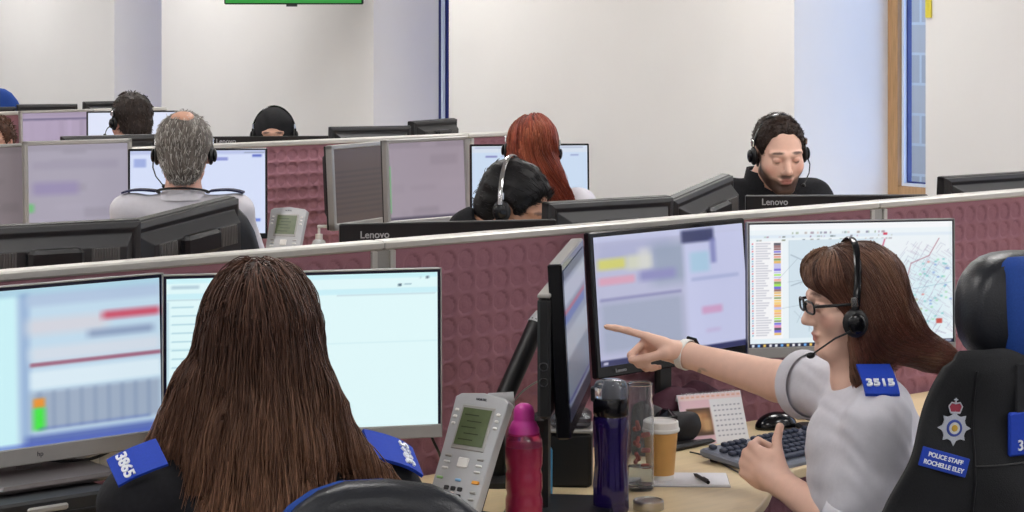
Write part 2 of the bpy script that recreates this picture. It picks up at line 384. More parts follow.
def partition(loc, wd_, label, group, res=.005, zd=.45, lp=True, rp=True):
    t = thing('desk_partition', label, 'partition', loc, PHI, group)
    V, Fq = dimples(wd_-.065, zd, RZ-.019, res=res, y=-.018)
    V[:, 0] += .0325
    npmesh('fabric_panel', V, Fq, MAROON, t, smooth=True)
    MB().box((wd_/2, .0, (RZ-.02+.1)/2), (wd_-.066, .026, RZ-.12)).build('core_board', MAROON, t, smooth=False)
    MB().box((wd_/2, 0, RZ-.0095), (wd_, .05, .019), bev=.004).build('top_rail', RAIL, t, smooth=False)
    for on, x in ((lp, 0), (rp, wd_)):
        if not on: continue
        sg = 1 if x == 0 else -1
        MB().box((x+sg*.0245, 0, (RZ-.02)/2), (.016, .046, RZ-.02), bev=.002).build('post', RAIL, t, smooth=False)
        MB().box((x+sg*.008, 0, (RZ-.02)/2), (.0158, .036, RZ-.02)).build('post_infill', ALU, t, smooth=False)
    return t
nm = ['maroon dimpled fabric partition behind the far left monitor and the long-haired woman', 'maroon dimpled fabric partition behind the wall-facing swing monitor in the middle', 'maroon dimpled fabric partition at the right edge beyond the map monitor']
for i, tt in enumerate((-1.93, -.3226, 1.285)):
    partition(TM(tt, 0), 1.6076 if i < 2 else 1.608, nm[i], 'front row partitions', .005)
def back_row(P, ts, labels, grp, res=.006):
    for a, b, lb in zip(ts[:-1], ts[1:], labels):
        partition(P+U*a, b-a, lb, grp, res)
PB = Vector((-.828, 8.52, 0)); PC3 = Vector((-2.227, 11.51, 0))
back_row(PB, (-4.01, -2.405, -.8, .809, 1.166), ['second row maroon partition behind the left edge monitors', 'second row maroon partition behind the grey-haired man', 'second row maroon dimpled partition with silver monitors beside the desk phone', 'short maroon partition end behind the red-haired woman'], 'second row partitions')
back_row(PC3, (-2.8, -1.2, .4), ['third row partition at the far left edge', 'third row partition behind the short-haired man in a white collar'], 'third row partitions', .012)
# ---------------------------------------------------------------- desks
def desk(loc, poly, label, legs):
    t = thing('desk', label, 'desk', loc, PHI)
    MB().prism(poly, DZ-.024, DZ).build('desk_top', MAPLE, t, smooth=False, bev=.004)
    n_ = len(poly); e = MB()
    for x0, y0 in legs:
        MB().box((x0, y0, (DZ-.03)/2+.02), (.05, .03, DZ-.065)).box((x0, y0, .02), (.06, .55, .035)).build('leg', RAIL, t, smooth=False, bev=.004)
    return t
fp = [(-1.93, .55), (-1.3, .5), (-.8, .58), (-.45, .76), (-.1, .82), (.084, .735), (.16, .69), (.231, .64), (.33, .56), (.455, .5), (.8, .46), (2.89, .46)]
poly = [(t_, -m_) for t_, m_ in fp]+[(2.89, -.03), (-1.93, -.03)]
desk(P0, poly, 'pale maple wave-edged desk along the front maroon partition holding the bottles', ((-1.8, -.3), (-.3, -.34), (1.2, -.27), (2.8, -.27)))
desk(P0, [(-1.93, .03), (2.89, .03), (2.89, .8), (-1.93, .8)], 'pale desk on the far side of the front partition', ((-1.8, .4), (-.3, .4), (1.2, .4), (2.8, .4)))
desk(PB, [(-4.0, -.75), (1.16, -.75), (1.16, -.03), (-4.0, -.03)], 'pale desk in front of the second row partition', ((-3.9, -.4), (-.8, -.4), (1.0, -.4)))
desk(PB, [(-4.0, .03), (1.16, .03), (1.16, .75), (-4.0, .75)], 'pale desk behind the second row partition', ((-3.9, .4), (-.8, .4), (1.0, .4)))
desk(PC3, [(-2.8, -.75), (.4, -.75), (.4, -.03), (-2.8, -.03)], 'pale desk in front of the third row partition', ((-2.7, -.4), (.3, -.4)))
desk(PC3, [(-2.8, .03), (.4, .03), (.4, .75), (-2.8, .75)], 'pale desk behind the third row partition', ((-2.7, .4), (.3, .4)))
# ---------------------------------------------------------------- screens and monitors
SCR = bpy.data.materials.new('lit_screen'); SCR.use_nodes = True; n = SCR.node_tree.nodes; l = SCR.node_tree.links; q = n['Principled BSDF']
at = n.new('ShaderNodeAttribute'); at.attribute_name = 'Col'; l.new(at.outputs['Color'], q.inputs['Emission Color'])
q.inputs['Base Color'].default_value = (.02, .02, .025, 1); q.inputs['Roughness'].default_value = .35; q.inputs['Emission Strength'].default_value = .93
def canvas(h, w_, c): a = np.zeros((h, w_, 3)); a[:] = c; return a
def rect(a, x0, y0, x1, y1, c, blur=0, al=1):
    h, w_ = a.shape[:2]; X = (np.arange(w_)+.5)/w_; Y = (np.arange(h)+.5)/h
    e = max(blur, 1e-4)
    fx = np.clip((X-x0)/e+.5, 0, 1)*np.clip((x1-X)/e+.5, 0, 1); fy = np.clip((Y-y0)/e+.5, 0, 1)*np.clip((y1-Y)/e+.5, 0, 1)
    m = (fy[:, None]*fx[None])[..., None]*al
    a[:] = a*(1-m)+np.array(c)*m
def line(a, pts, c, wd_=.6, al=1):
    h, w_ = a.shape[:2]; Y, X = np.mgrid[0:h, 0:w_]; 
    for (x0, y0), (x1, y1) in zip(pts[:-1], pts[1:]):
        x0, x1 = x0*w_, x1*w_; y0, y1 = y0*h, y1*h; L = (x1-x0)**2+(y1-y0)**2+1e-6
        t = np.clip(((X-x0)*(x1-x0)+(Y-y0)*(y1-y0))/L, 0, 1); d = np.hypot(X-x0-t*(x1-x0), Y-y0-t*(y1-y0))
        m = np.clip(wd_+.5-d, 0, 1)[..., None]*al; a[:] = a*(1-m)+np.array(c)*m
def screen(img, w_, h_, parent, loc, rot):
    h, ww = img.shape[:2]; X = np.linspace(-w_/2, w_/2, ww); Z = np.linspace(h_/2, -h_/2, h)
    GX, GZ = np.meshgrid(X, Z); V = np.stack([GX, 0*GX, GZ], -1).reshape(-1, 3); I = np.arange(h*ww).reshape(h, ww)
    Fq = np.stack([I[1:, :-1], I[1:, 1:], I[:-1, 1:], I[:-1, :-1]], -1).reshape(-1, 4)
    c = np.clip(img/255, 0, 1); c = np.where(c <= .04045, c/12.92, ((c+.055)/1.055)**2.4).reshape(-1, 3)
    o = npmesh('screen', V, Fq, SCR, parent, col=c); o.location = loc; o.rotation_euler = rot; return o
def monitor(label, loc, rz, ztop, w_, h_, img=None, style='wide', bez=.008, chin=.02, tilt=3, zb=DZ, frame=BLACK, chinm=None, logo=None, backlogo=None, name='computer_monitor', group=None, thick=.02, basem=BLACK, sticker=False, neck=True, roll=0):
    t = thing(name, label, 'monitor', (loc[0], loc[1], zb), rz, group)
    ct = math.cos(R(tilt)); zc = ztop-zb-h_/2*ct; T = R(-tilt)     # top leans away from the viewer of the screen
    Rm = Matrix.Rotation(T, 3, 'X') @ Matrix.Rotation(R(roll), 3, 'Y')
    def pt(x, y, z): v = Rm @ Vector((x, y, z)); return (v.x, v.y, v.z+zc)
    fr = MB(); y0 = -.006
    if style == 'wide':
        fr.box(pt(0, thick/2, 0), (w_, thick, h_), Rm, bev=.003)
        hs = fr.build('housing', frame, t, smooth=False)
        b = MB(); b.box(pt(0, thick+.012, -.02), (w_*.55, .03, h_*.5), Rm, bev=.012); b.build('rear_cover', BLACK, t, smooth=False)
        if chinm is not None:
            MB().box(pt(0, -.002, -h_/2+chin/2), (w_, .006, chin), Rm, bev=.002).build('lower_bezel', chinm, t, smooth=False)
            e = .0022
            MB().box(pt(0, -.0005, h_/2-e/2), (w_, .008, e), Rm).box(pt(w_/2-e/2, -.0005, 0), (e, .008, h_), Rm).box(pt(-w_/2+e/2, -.0005, 0), (e, .008, h_), Rm).build('edge_trim', chinm, t, smooth=False)
    else:                                        # deep-backed 5:4 office monitor: silver bezel, black rear shell
        B = bez
        for cx_, cz_, dx, dz in ((0, h_/2-B/2, w_, B), (0, -h_/2+chin/2, w_, chin), (w_/2-B/2, 0, B, h_), (-w_/2+B/2, 0, B, h_)): fr.box(pt(cx_, .01, cz_), (dx, .03, dz), Rm, bev=.003)
        fr.build('bezel', frame, t, smooth=False)
        b = MB(); a_ = (w_-.006)/2; c_ = (h_-.006)/2; y1, y2, y3 = .012, .034, .072
        def lp(sx, sz, y, dz=0): return [pt(*p) for p in ((-sx, y, -sz+dz), (sx, y, -sz+dz), (sx, y, sz+dz), (-sx, y, sz+dz))]
        vs = lp(a_, c_, y1)+lp(a_, c_, y2)+lp(a_*.93, c_*.93, y2+.006)+lp(a_*.9, c_*.86, y2+.002)+lp(a_*.78, c_*.66, y3, .01)
        fs = [(0, 1, 2, 3)]+[(4*L+k, 4*L+4+k, 4*L+4+(k+1) % 4, 4*L+(k+1) % 4) for L in range(4) for k in range(4)]+[(16, 19, 18, 17)]
        b.raw(vs, fs).build('rear_shell', DGREY, t, smooth=False, bev=.002)
        MB().box(pt(0, y3+.006, h_/2-.07), (.12, .03, .05), Rm, bev=.008).build('hinge_cover', BLACK, t, smooth=False)
        for sx_ in (-1, 1):
            v_ = MB()
            v_.box(pt(sx_*w_*.27, y3-.005, h_/2-.072), (w_*.15, .012, .045), Rm)
            for k in range(10): v_.box(pt(sx_*w_*.27+(k-4.5)*w_*.0145, y3+.0028, h_/2-.072), (w_*.007, .004, .043), Rm)
            v_.build('vent_grille', VENT, t, smooth=False)
        if sticker: MB().box(pt(w_*.27, y3+.0015, h_/2-.114), (.045, .006, .026), Rm).build('sticker', LABELW, t, smooth=False)
        h_in = h_
    if img is not None:
        sw, sh = w_-2*bez, h_-bez-chin
        p = pt(0, -.0012 if style == 'wide' else .004, (chin-bez)/2)
        screen(img, sw, sh, t, p, Rm.to_euler())
    if neck:
        MB().box((0, thick+.016, zc/2), (.05, .02, zc+.04), bev=.006).build('stand_neck', basem, t, smooth=False)
        MB().box((0, -.015, .007), (.25, .17, .014), bev=.006).build('stand_base', basem, t, smooth=False)
    if logo: text(logo[0], 'lettering', logo[1], logo[2], t, pt(logo[3], -.0056, -h_/2+chin/2+.001), (R(90)+T, 0, 0))
    if backlogo: text(backlogo[0], 'lettering', backlogo[1], GREYT, t, pt(backlogo[2], thick+.0008, h_/2-backlogo[3]), (R(90)-T, 0, R(180)), bold=.0004)
    return t
def at_c(px, s): p = W3(px, 100, s); return (p.x, p.y)
def ZT(y, s): return CH-(y-HY)/s
r90 = math.pi
# --- front row, screens towards us
a = canvas(110, 190, (196, 222, 240)); rect(a, 0, 0, 1, .06, (176, 214, 232), .03)
rect(a, 0, .05, .42, 1, (206, 246, 252), .03); rect(a, .43, .03, .47, 1, (120, 150, 200), .03, .5)
rect(a, .46, .04, 1, .12, (176, 196, 224), .04, .8); rect(a, .46, .2, .78, .3, (214, 216, 226), .06)
rect(a, .76, .19, 1, .24, (206, 84, 108), .04); rect(a, .7, .3, .97, .35, (124, 140, 176), .04, .7); rect(a, .47, .38, 1, .47, (214, 224, 236), .05)
rect(a, .47, .475, 1, .5, (150, 70, 96), .015, .8); rect(a, .47, .53, 1, .64, (222, 240, 250), .03); rect(a, .47, .66, 1, .9, (160, 176, 198), .04)
for k in range(9): rect(a, .5+k*.055, .66, .512+k*.055, .9, (120, 140, 175), .02, .5)
rect(a, .48, .7, .525, .76, (236, 150, 50), .02); rect(a, .48, .76, .525, .9, (70, 235, 70), .03); rect(a, .45, .93, 1, 1, (70, 90, 170), .04, .8); rect(a, 0, .975, 1, 1, (70, 90, 190), .03, .7)
rect(a, .5, .885, .95, .9, (90, 110, 180), .02, .6)
monitor('silver-chinned widescreen monitor at the left edge showing a blurred blue page', TM(-1.19, .12), PHI, 1.225, .54, .335, a, chin=.032, bez=.009, frame=BEZELB, chinm=SILVER, logo=('hp', .013, NAVYT, 0), zb=.86, basem=mat('taupe_metal_foot', (104, 98, 98), .35, .4), tilt=2)
a = canvas(110, 190, (228, 253, 255)); rect(a, 0, 0, 1, .035, (206, 246, 252), .01); rect(a, 0, .1, 1, .135, (206, 244, 252), .01)
rect(a, 0, .135, .42, .142, (160, 190, 205), .003, .5); rect(a, .62, .14, .99, .146, (170, 190, 205), .003, .5); rect(a, .02, .05, .12, .07, (150, 180, 200), .01, .6)
rect(a, .85, .072, .862, .088, (60, 90, 110), .004); rect(a, .872, .076, .9, .084, (110, 150, 170), .004, .7); rect(a, .955, .03, .965, .045, (90, 110, 130), .004); rect(a, .93, .033, .938, .04, (90, 110, 130), .004, .6)
rect(a, 0, .45, 1, .454, (190, 228, 236), .004, .6); rect(a, .0, .15, .01, .95, (120, 160, 190), .01, .4)
for k in range(14): rect(a, .02, .18+k*.055, .1+.03*(k % 3), .19+k*.055, (150, 196, 214), .006, .6)
monitor('thin silver-edged monitor with a white page behind the brown-haired woman', at_c(304, 519), R(13), ZT(271.5, 519), .54, .33, a, chin=.026, bez=.008, frame=BEZELB, chinm=SILVER, tilt=1)
a = canvas(80, 60, (150, 160, 186)); rect(a, 0, 0, 1, .07, (60, 70, 100), .02); rect(a, .0, .1, .95, .24, (206, 212, 232), .03); rect(a, 0, .27, .9, .3, (204, 60, 100), .02); rect(a, 0, .3, .9, .36, (70, 100, 190), .02)
rect(a, 0, .42, 1, .6, (190, 200, 216), .03); rect(a, 0, .6, 1, .85, (128, 140, 160), .04); rect(a, 0, .85, 1, .87, (60, 60, 140), .01); rect(a, 0, .9, 1, 1, (24, 26, 50), .02); a *= .72
sm = monitor('black monitor turned side-on at the centre, thick rear box beside the swing arm', (.134, 4.373), R(83.3), 1.247, .5, .34, a, chin=.03, bez=.016, frame=GLOSSB, tilt=3, thick=.028, neck=False, zb=DZ)
MB().box((-.17, .042, .345), (.19, .026, .235), bev=.006).build('rear_box', BLACK, sm, smooth=False)
MB().box((-.17, .042, .466), (.19, .026, .008), bev=.002).build('box_top', ALU, sm, smooth=False)
for zz in (.33, .3): MB().tor((-.267, .042, zz), .008, .0015, 14, 5, Matrix.Rotation(R(90), 3, 'Y')).build('port', CHROME, sm)
MB().box((-.05, .07, .1), (.07, .035, .2), bev=.008).box((-.05, .03, .008), (.2, .22, .016), bev=.006).build('stand', BLACK, sm, smooth=False)
a = canvas(110, 190, (184, 186, 214)); rect(a, 0, 0, 1, .05, (196, 200, 230), .02)
rect(a, .02, .05, .5, .2, (168, 172, 206), .08, .8); rect(a, .36, .1, .6, .42, (142, 156, 178), .1, .8); rect(a, .02, .18, .2, .26, (208, 206, 110), .04); rect(a, .2, .17, .36, .28, (206, 208, 190), .05); rect(a, .28, .12, .36, .28, (214, 214, 214), .05, .7)
rect(a, .02, .32, .25, .38, (214, 160, 184), .03); rect(a, .28, .3, .52, .38, (140, 140, 190), .05); rect(a, .02, .48, .55, .505, (130, 130, 176), .02, .8); rect(a, .02, .52, .55, .9, (160, 168, 192), .06)
rect(a, .58, .05, 1, 1, (196, 200, 232), .04); rect(a, .57, .02, .79, .12, (52, 58, 100), .03); rect(a, .76, .1, .8, .3, (120, 124, 180), .03, .8); rect(a, .62, .2, .75, .36, (168, 200, 224), .04); rect(a, .62, .4, .95, .43, (160, 170, 210), .02, .7)
rect(a, .68, .64, .82, .7, (206, 150, 190), .03, .8); rect(a, .7, .82, .8, .85, (190, 170, 210), .03, .6); rect(a, 0, .95, 1, 1, (40, 44, 90), .012); rect(a, .02, .965, .05, .985, (200, 200, 220), .01)
monitor('black monitor with blurred lilac page that the pointing finger touches', at_c(674, 420), R(43), ZT(225.5, 420), .545, .335, a, chin=.026, bez=.012, frame=GLOSSB, logo=('Lenovo', .012, GREYT, -.2), tilt=5)
# the map monitor
a = canvas(150, 262, (240, 248, 252)); rect(a, 0, 0, 1, .05, (250, 252, 255), .01); rect(a, 0, .09, 1, .115, (226, 238, 248), .01)
rg = np.random.RandomState(3)
for k in range(60):
    x = rg.rand()*.68+.02; y = rg.choice([.07, .1, .125]); rect(a, x, y, x+.005+.012*rg.rand(), y+.014, rg.choice([90, 140, 180])+rg.randint(-30, 30, 3), .003, .6)
rect(a, .02, .14, .16, .93, (250, 250, 252), .004)
for k in range(38):
    y = .155+k*.02; rect(a, .03, y, .06+.05*rg.rand(), y+.008, (150, 150, 170), .004, .5); rect(a, .012, y, .02, y+.01, [(220, 90, 110), (110, 170, 200), (150, 150, 190)][k % 3], .003, .7)
cl = [(240, 150, 130), (236, 190, 110), (150, 110, 110), (240, 160, 200), (130, 160, 90), (200, 200, 240), (120, 110, 220), (245, 180, 120), (250, 210, 120), (170, 235, 90), (90, 90, 100), (250, 170, 150)]
for k in range(36): rect(a, .118, .155+k*.0208, .152, .155+k*.0208+.017, cl[rg.randint(12)], .002)
rect(a, .19, .135, .66, .93, (214, 230, 240), .004); rect(a, .6, .135, 1, .93, (240, 246, 250), .12)
rect(a, .75, .3, .98, .9, (222, 242, 248), .15)
for k in range(26):
    x, y = .2+.5*rg.rand(), .15+.75*rg.rand(); an = rg.rand()*3; L = .1+.15*rg.rand(); line(a, [(x, y), (x+L*math.cos(an), y+L*math.sin(an))], (130, 150, 165), .25, .5)
for k in range(300):
    x, y = .63+.36*rg.rand(), .15+.76*rg.rand(); an = rg.choice([.5, 2.07, .62, 2.2]); L = .02+.05*rg.rand()
    if x < .66+.1*(1-y) or y > .6 and x < .75 and rg.rand() < .7: continue
    line(a, [(x, y), (min(.995, x+L*math.cos(an)), min(.92, y+L*1.6*math.sin(an)))], (150+rg.randint(30), 160, 186), .2, .6)
line(a, [(.66, .14), (.63, .3), (.57, .5)], (196, 70, 110), .9, .85); line(a, [(.93, .14), (.88, .28), (.79, .34), (.76, .52), (.79, .7)], (170, 110, 130), .6, .8)
line(a, [(.76, .38), (.73, .9)], (200, 130, 130), .3, .5); line(a, [(.8, .55), (.99, .5)], (120, 170, 190), .4, .5)
for k in range(46):
    x, y = .8+.19*rg.rand(), .3+.55*rg.rand(); rect(a, x, y, x+.012, y+.014, [(110, 200, 200), (150, 220, 170), (120, 160, 220), (230, 120, 110)][rg.choice(4, p=[.4, .3, .2, .1])], .006, .7)
rect(a, .915, .8, .945, .84, (200, 80, 70), .008); rect(a, .655, .085, .675, .105, (210, 60, 90), .004)
line(a, [(.2, .25), (.3, .33), (.36, .5)], (110, 130, 150), .5, .6); line(a, [(.2, .5), (.27, .46)], (110, 130, 150), .5, .6); rect(a, .19, .14, .192, .93, (120, 140, 160), .002)
rect(a, 0, .93, 1, .965, (232, 244, 250), .004); rect(a, 0, .966, 1, 1, (16, 24, 56), .003)
for k in range(15): rect(a, .01+k*.028, .973, .022+k*.028, .993, [(230, 235, 240), (120, 180, 240), (240, 200, 90), (235, 235, 240)][k % 4], .003)
rect(a, .96, .975, .99, .99, (200, 205, 220), .003, .7)
monitor('widescreen monitor with street map and coloured list beside the pointing woman', at_c(852, 411), R(11), ZT(220.5, 411), .53, .328, a, chin=.026, bez=.006, frame=BEZELB, chinm=SILVER, tilt=1)
# --- backs of the monitors on the far side of the front partition (screens away from us)
gb = 'black monitor backs above the front partition'
monitor('wide black monitor back with vents at the left edge above the partition', at_c(43, 475), R(30)+r90, ZT(222, 475), .41, .33, canvas(30, 40, (210, 220, 235)), style='old', bez=.014, chin=.04, frame=BLACK, sticker=True, group=gb)
monitor('black monitor back with white sticker angled in front of the grey-haired man', at_c(176, 440), R(57)+r90, ZT(208, 440), .375, .33, canvas(30, 40, (210, 220, 235)), style='old', bez=.014, chin=.04, frame=BLACK, sticker=True, group=gb, roll=5.5)
monitor('flat black monitor back with maker lettering left of centre above the partition', at_c(448, 408), R(13)+r90, ZT(221, 408), .54, .33, canvas(30, 40, (210, 220, 235)), frame=BLACK, backlogo=('Lenovo', .024, .185, .028), group=gb, tilt=0)
monitor('black monitor back with grey vents in front of the red-haired woman', at_c(604, 372), R(33)+r90, ZT(198, 372), .41, .33, canvas(30, 40, (210, 220, 235)), style='old', bez=.014, chin=.04, frame=BLACK, group=gb)
monitor('black monitor back turned steeply left of the bearded man', at_c(695, 350), R(57)+r90, ZT(184.5, 350), .36, .33, canvas(30, 40, (210, 220, 235)), style='old', bez=.014, chin=.04, frame=BLACK, group=gb, roll=8)
monitor('flat black monitor back with maker lettering in front of the bearded man', at_c(836, 340), R(3)+r90, ZT(194.5, 340), .54, .33, canvas(30, 40, (225, 235, 245)), frame=BLACK, backlogo=('Lenovo', .026, .185, .02), group=gb, tilt=0)
monitor('black monitor back at the right edge above the partition', at_c(989, 308), R(36)+r90, ZT(173, 308), .5, .33, canvas(30, 40, (210, 220, 235)), style='old', bez=.014, chin=.04, frame=BLACK, group=gb)
# --- second row, screens towards us
def greyscreen(base, seed=0, stripe=False):
    a = canvas(60, 76, base); rg = np.random.RandomState(seed)
    rect(a, 0, 0, 1, .08, np.array(base)*.94, .03)
    if stripe:
        rect(a, 0, .1, 1, .14, (120, 110, 140), .02)
        for k in range(9): x = rg.rand(); rect(a, x, .14, x+.06, 1, np.array(base)*(.86+.2*rg.rand()), .03, .6)
    else:
        for k in range(9): x, y = rg.rand()*.7, rg.rand()*.9; rect(a, x, y, x+.3*rg.rand()+.1, y+.05+.08*rg.rand(), np.array(base)*(.85+.25*rg.rand()), .05, .5)
    return a
g2 = 'silver-framed monitors along the second row'
monitor('silver-framed dim monitor cut by the left edge in the second row', at_c(-19, 280), R(38), ZT(145, 280), .41, .34, greyscreen((122, 112, 116), 1), style='old', bez=.013, chin=.03, frame=SILVER, group=g2)
a = greyscreen((168, 162, 178), 2); rect(a, .05, .45, .5, .6, (150, 140, 176), .08); rect(a, 0, .7, .06, .8, (110, 190, 120), .05); rect(a, .05, .2, .9, .3, (160, 154, 172), .06)
monitor('silver-framed monitor with blurred lilac page left of the grey-haired man', at_c(79, 275), R(29), ZT(140, 275), .405, .345, a, style='old', bez=.016, chin=.03, frame=SILVER, group=g2)
a = canvas(70, 120, (216, 226, 252)); rect(a, 0, 0, 1, .05, (190, 200, 236), .01); rect(a, .6, .09, .72, .13, (110, 120, 200), .01, .7); rect(a, .03, .1, .12, .2, (120, 140, 210), .02, .6); rect(a, .9, .82, .96, .85, (90, 120, 220), .01); rect(a, .9, .06, .97, .09, (90, 110, 200), .01)
rect(a, .84, .03, .99, .045, (150, 160, 190), .01)
monitor('wide black-edged monitor with white page behind the grey-haired man', at_c(198, 276), R(9), ZT(148.5, 276), .5, .33, a, bez=.008, chin=.02, frame=GLOSSB, group='wide monitors in the second row')
a = canvas(60, 50, (78, 62, 54));  # brown reflection on this screen is put into its glow colour
for k in range(9): rect(a, .0, .3+k*.07, 1, .33+k*.07, (60, 48, 44), .02, .7)
monitor('silver-framed monitor with a dim brown screen, turned steeply beside the dimpled partition', at_c(361, 258), R(60), ZT(143, 258), .39, .325, a, style='old', bez=.018, chin=.026, frame=SILVER, group=g2)
a = greyscreen((158, 146, 158), 4); rect(a, 0, .3, .03, .9, (90, 190, 100), .02, .8); rect(a, 0, .96, 1, 1, (80, 72, 90), .02); 
monitor('silver-framed monitor with a plain mauve screen left of the black-haired man', at_c(428, 262), R(41), ZT(138, 262), .4, .335, a, style='old', bez=.015, chin=.03, frame=SILVER, group=g2)
a = canvas(70, 120, (204, 222, 244)); rect(a, 0, .0, 1, .1, (216, 226, 240), .02); rect(a, .12, .14, .22, .17, (110, 110, 180), .01, .7); rect(a, .25, .14, .45, .16, (150, 160, 200), .01, .6); rect(a, .03, .02, .96, .04, (150, 160, 190), .01, .5); rect(a, .85, .13, .92, .15, (120, 130, 190), .01, .6)
monitor('wide black-edged monitor with pale blue page behind the red-haired woman', at_c(530, 246), R(8), ZT(144, 246), .49, .31, a, bez=.008, chin=.02, frame=GLOSSB, group='wide monitors in the second row')
# --- backs beyond the second row
g3 = 'black monitor backs above the second partition'
monitor('flat black monitor back with faint lettering in front of the woman in a headscarf', at_c(270, 218), R(7)+r90, ZT(136, 218), .54, .33, canvas(20, 30, (210, 220, 235)), frame=BLACK, backlogo=('Lenovo', .03, .2, .022), group=g3, tilt=0)
monitor('black monitor back right of the woman in a headscarf', at_c(369, 205), R(18)+r90, ZT(126, 205), .41, .33, canvas(20, 30, (210, 220, 235)), style='old', bez=.014, chin=.04, frame=BLACK, group=g3)
monitor('small angled black monitor back beside the blue window strip', at_c(429, 200), R(60)+r90, ZT(119.5, 200), .41, .33, canvas(20, 30, (210, 220, 235)), style='old', bez=.014, chin=.04, frame=BLACK, group=g3)
monitor('black monitor back just left of the grey-haired man', at_c(108, 236), R(24)+r90, ZT(135, 236), .41, .33, canvas(20, 30, (210, 220, 235)), style='old', bez=.014, chin=.04, frame=BLACK, group=g3)
# --- third row
g4 = 'silver-framed monitors in the third row'
monitor('small dim silver-framed monitor at the far left above the brown hair', at_c(-8, 190), R(38), ZT(113, 190), .41, .34, greyscreen((126, 112, 116), 5), style='old', bez=.014, chin=.03, frame=SILVER, group=g4)
monitor('small silver-framed monitor with lilac striped page in the far left', at_c(58, 190), R(33), ZT(110, 190), .41, .34, greyscreen((176, 160, 186), 6, True), style='old', bez=.014, chin=.03, frame=SILVER, group=g4)
monitor('bright wide monitor in front of the short-haired man at far left', at_c(133, 194), R(15), ZT(111, 194), .47, .33, canvas(40, 60, (226, 232, 252)), bez=.008, chin=.02, frame=BLACK, group=g4)
g5 = 'black monitor backs above the third partition'
monitor('tiny black monitor back at the left edge below the blue chair', at_c(-14, 176), R(20)+r90, ZT(107, 176), .33, .3, None, style='old', bez=.014, chin=.04, frame=BLACK, group=g5)
monitor('tiny black monitor back between the blue chair and the bright monitor', at_c(47, 175), R(14)+r90, ZT(104, 175), .34, .3, None, style='old', bez=.014, chin=.04, frame=BLACK, group=g5)
monitor('tiny black monitor back left of the short-haired man', at_c(107, 172), R(30)+r90, ZT(101, 172), .3, .3, None, style='old', bez=.014, chin=.04, frame=BLACK, group=g5)
# --- wall television
p = W3(294, -20, 178); Wt = .78
tv = thing('television', 'flat television with a green screen hung high on the white wall', 'television', (p.x, p.y, ZT(4.5, 178)), R(-1))
MB().box((0, 0, .25), (Wt, .05, .5), bev=.006).build('housing', BLACK, tv, smooth=False)
a = canvas(20, 30, (20, 150, 40)); o = screen(a, Wt-.016, .484, tv, (0, -.027, .25), (0, 0, 0)); o.name = 'green_screen'
MB().box((-.01, -.02, -.006), (.06, .02, .012)).build('sensor_bar', DGREY, tv, smooth=False)
MB().box((0, .2, .28), (.06, .36, .06)).box((0, .04, .28), (.3, .03, .3)).build('wall_bracket', BLACK, tv, smooth=False)
# ---------------------------------------------------------------- people
def V3(x): return np.array(x, float)
def ik(Sh, Wr, l1, l2, pole):
    Sh, Wr = Vector(Sh), Vector(Wr); d = Wr-Sh; L = min(d.length, (l1+l2)*.999); dn = d.normalized()
    if d.length > (l1+l2)*.999: k = d.length/(l1+l2)*1.002; l1 *= k; l2 *= k; L = d.length
    a = (l1*l1-l2*l2+L*L)/(2*L); h = math.sqrt(max(l1*l1-a*a, 1e-8)); p = Vector(pole); p = (p-dn*p.dot(dn)).normalized()
    return Sh+dn*a+p*h
def head_sdf(s, H, M, sc=1, neck=None, k=.018, nose=1.0, jaw=1.0):
    M3 = np.array(M)
    def p(x, y, z): return V3(H)+M3 @ V3((x, y, z))*sc
    def e(c, r, kk=k, sub=False, rr=None): s.ell(p(*c), V3(r)*sc, np.array(M @ rr) if rr is not None else M3, kk, sub)
    e((0, -.014, .032), (.075, .096, .085)); e((0, .028, -.02), (.062, .062, .085)); e((0, .035, -.07), (.048*jaw, .048, .04))
    e((0, .07, -.1), (.02, .016, .015), .02)
    for x in (-1, 1):
        e((x*.042, .045, -.03), (.024, .03, .03), .02); s.cone(p(x*.05, .0, -.06), p(x*.02, .07, -.1), .016*sc, .013*sc, .02)
        e((x*.076, -.006, -.006), (.009, .019, .032), .006, rr=Matrix.Rotation(x*-.35, 3, 'Z')); e((x*.083, .0, -.003), (.005, .009, .017), .005, True)
        e((x*.031, .083, .001), (.014, .012, .0095), .012, True)
        s.cone(p(x*.012, .088, .021), p(x*.05, .071, .022), .0085*sc, .006*sc, .014)
        e((x*.011, .094, -.037), (.0075, .009, .0065), .006)
        e((x*.031, .0775, .001), (.0135, .0125, .0125), .003)
    s.cone(p(0, .084, .012), p(0, .103*nose, -.028), .007*sc, .0105*sc, .01); e((0, .106*nose, -.033), (.009, .009, .008), .006)
    e((0, .0845, -.062), (.024, .0105, .0062), .005); e((0, .083, -.0735), (.02, .0105, .0068), .005); e((0, .094, -.0675), (.024, .006, .0013), .003, True)
    if neck is not None:
        s.cone(p(0, -.028, -.05), neck, .052*sc, .056*sc, .025); s.cone(p(0, .02, -.09), Vector(neck)+Vector(M @ Vector((0, .03, .02))), .03*sc, .04*sc, .03)
def face_paint(H, M, sc, brow, shut=False, lid=(196, 140, 122), **kw):
    return face_paint_(H, M, sc, brow, shut=shut, lid=lid, **kw)
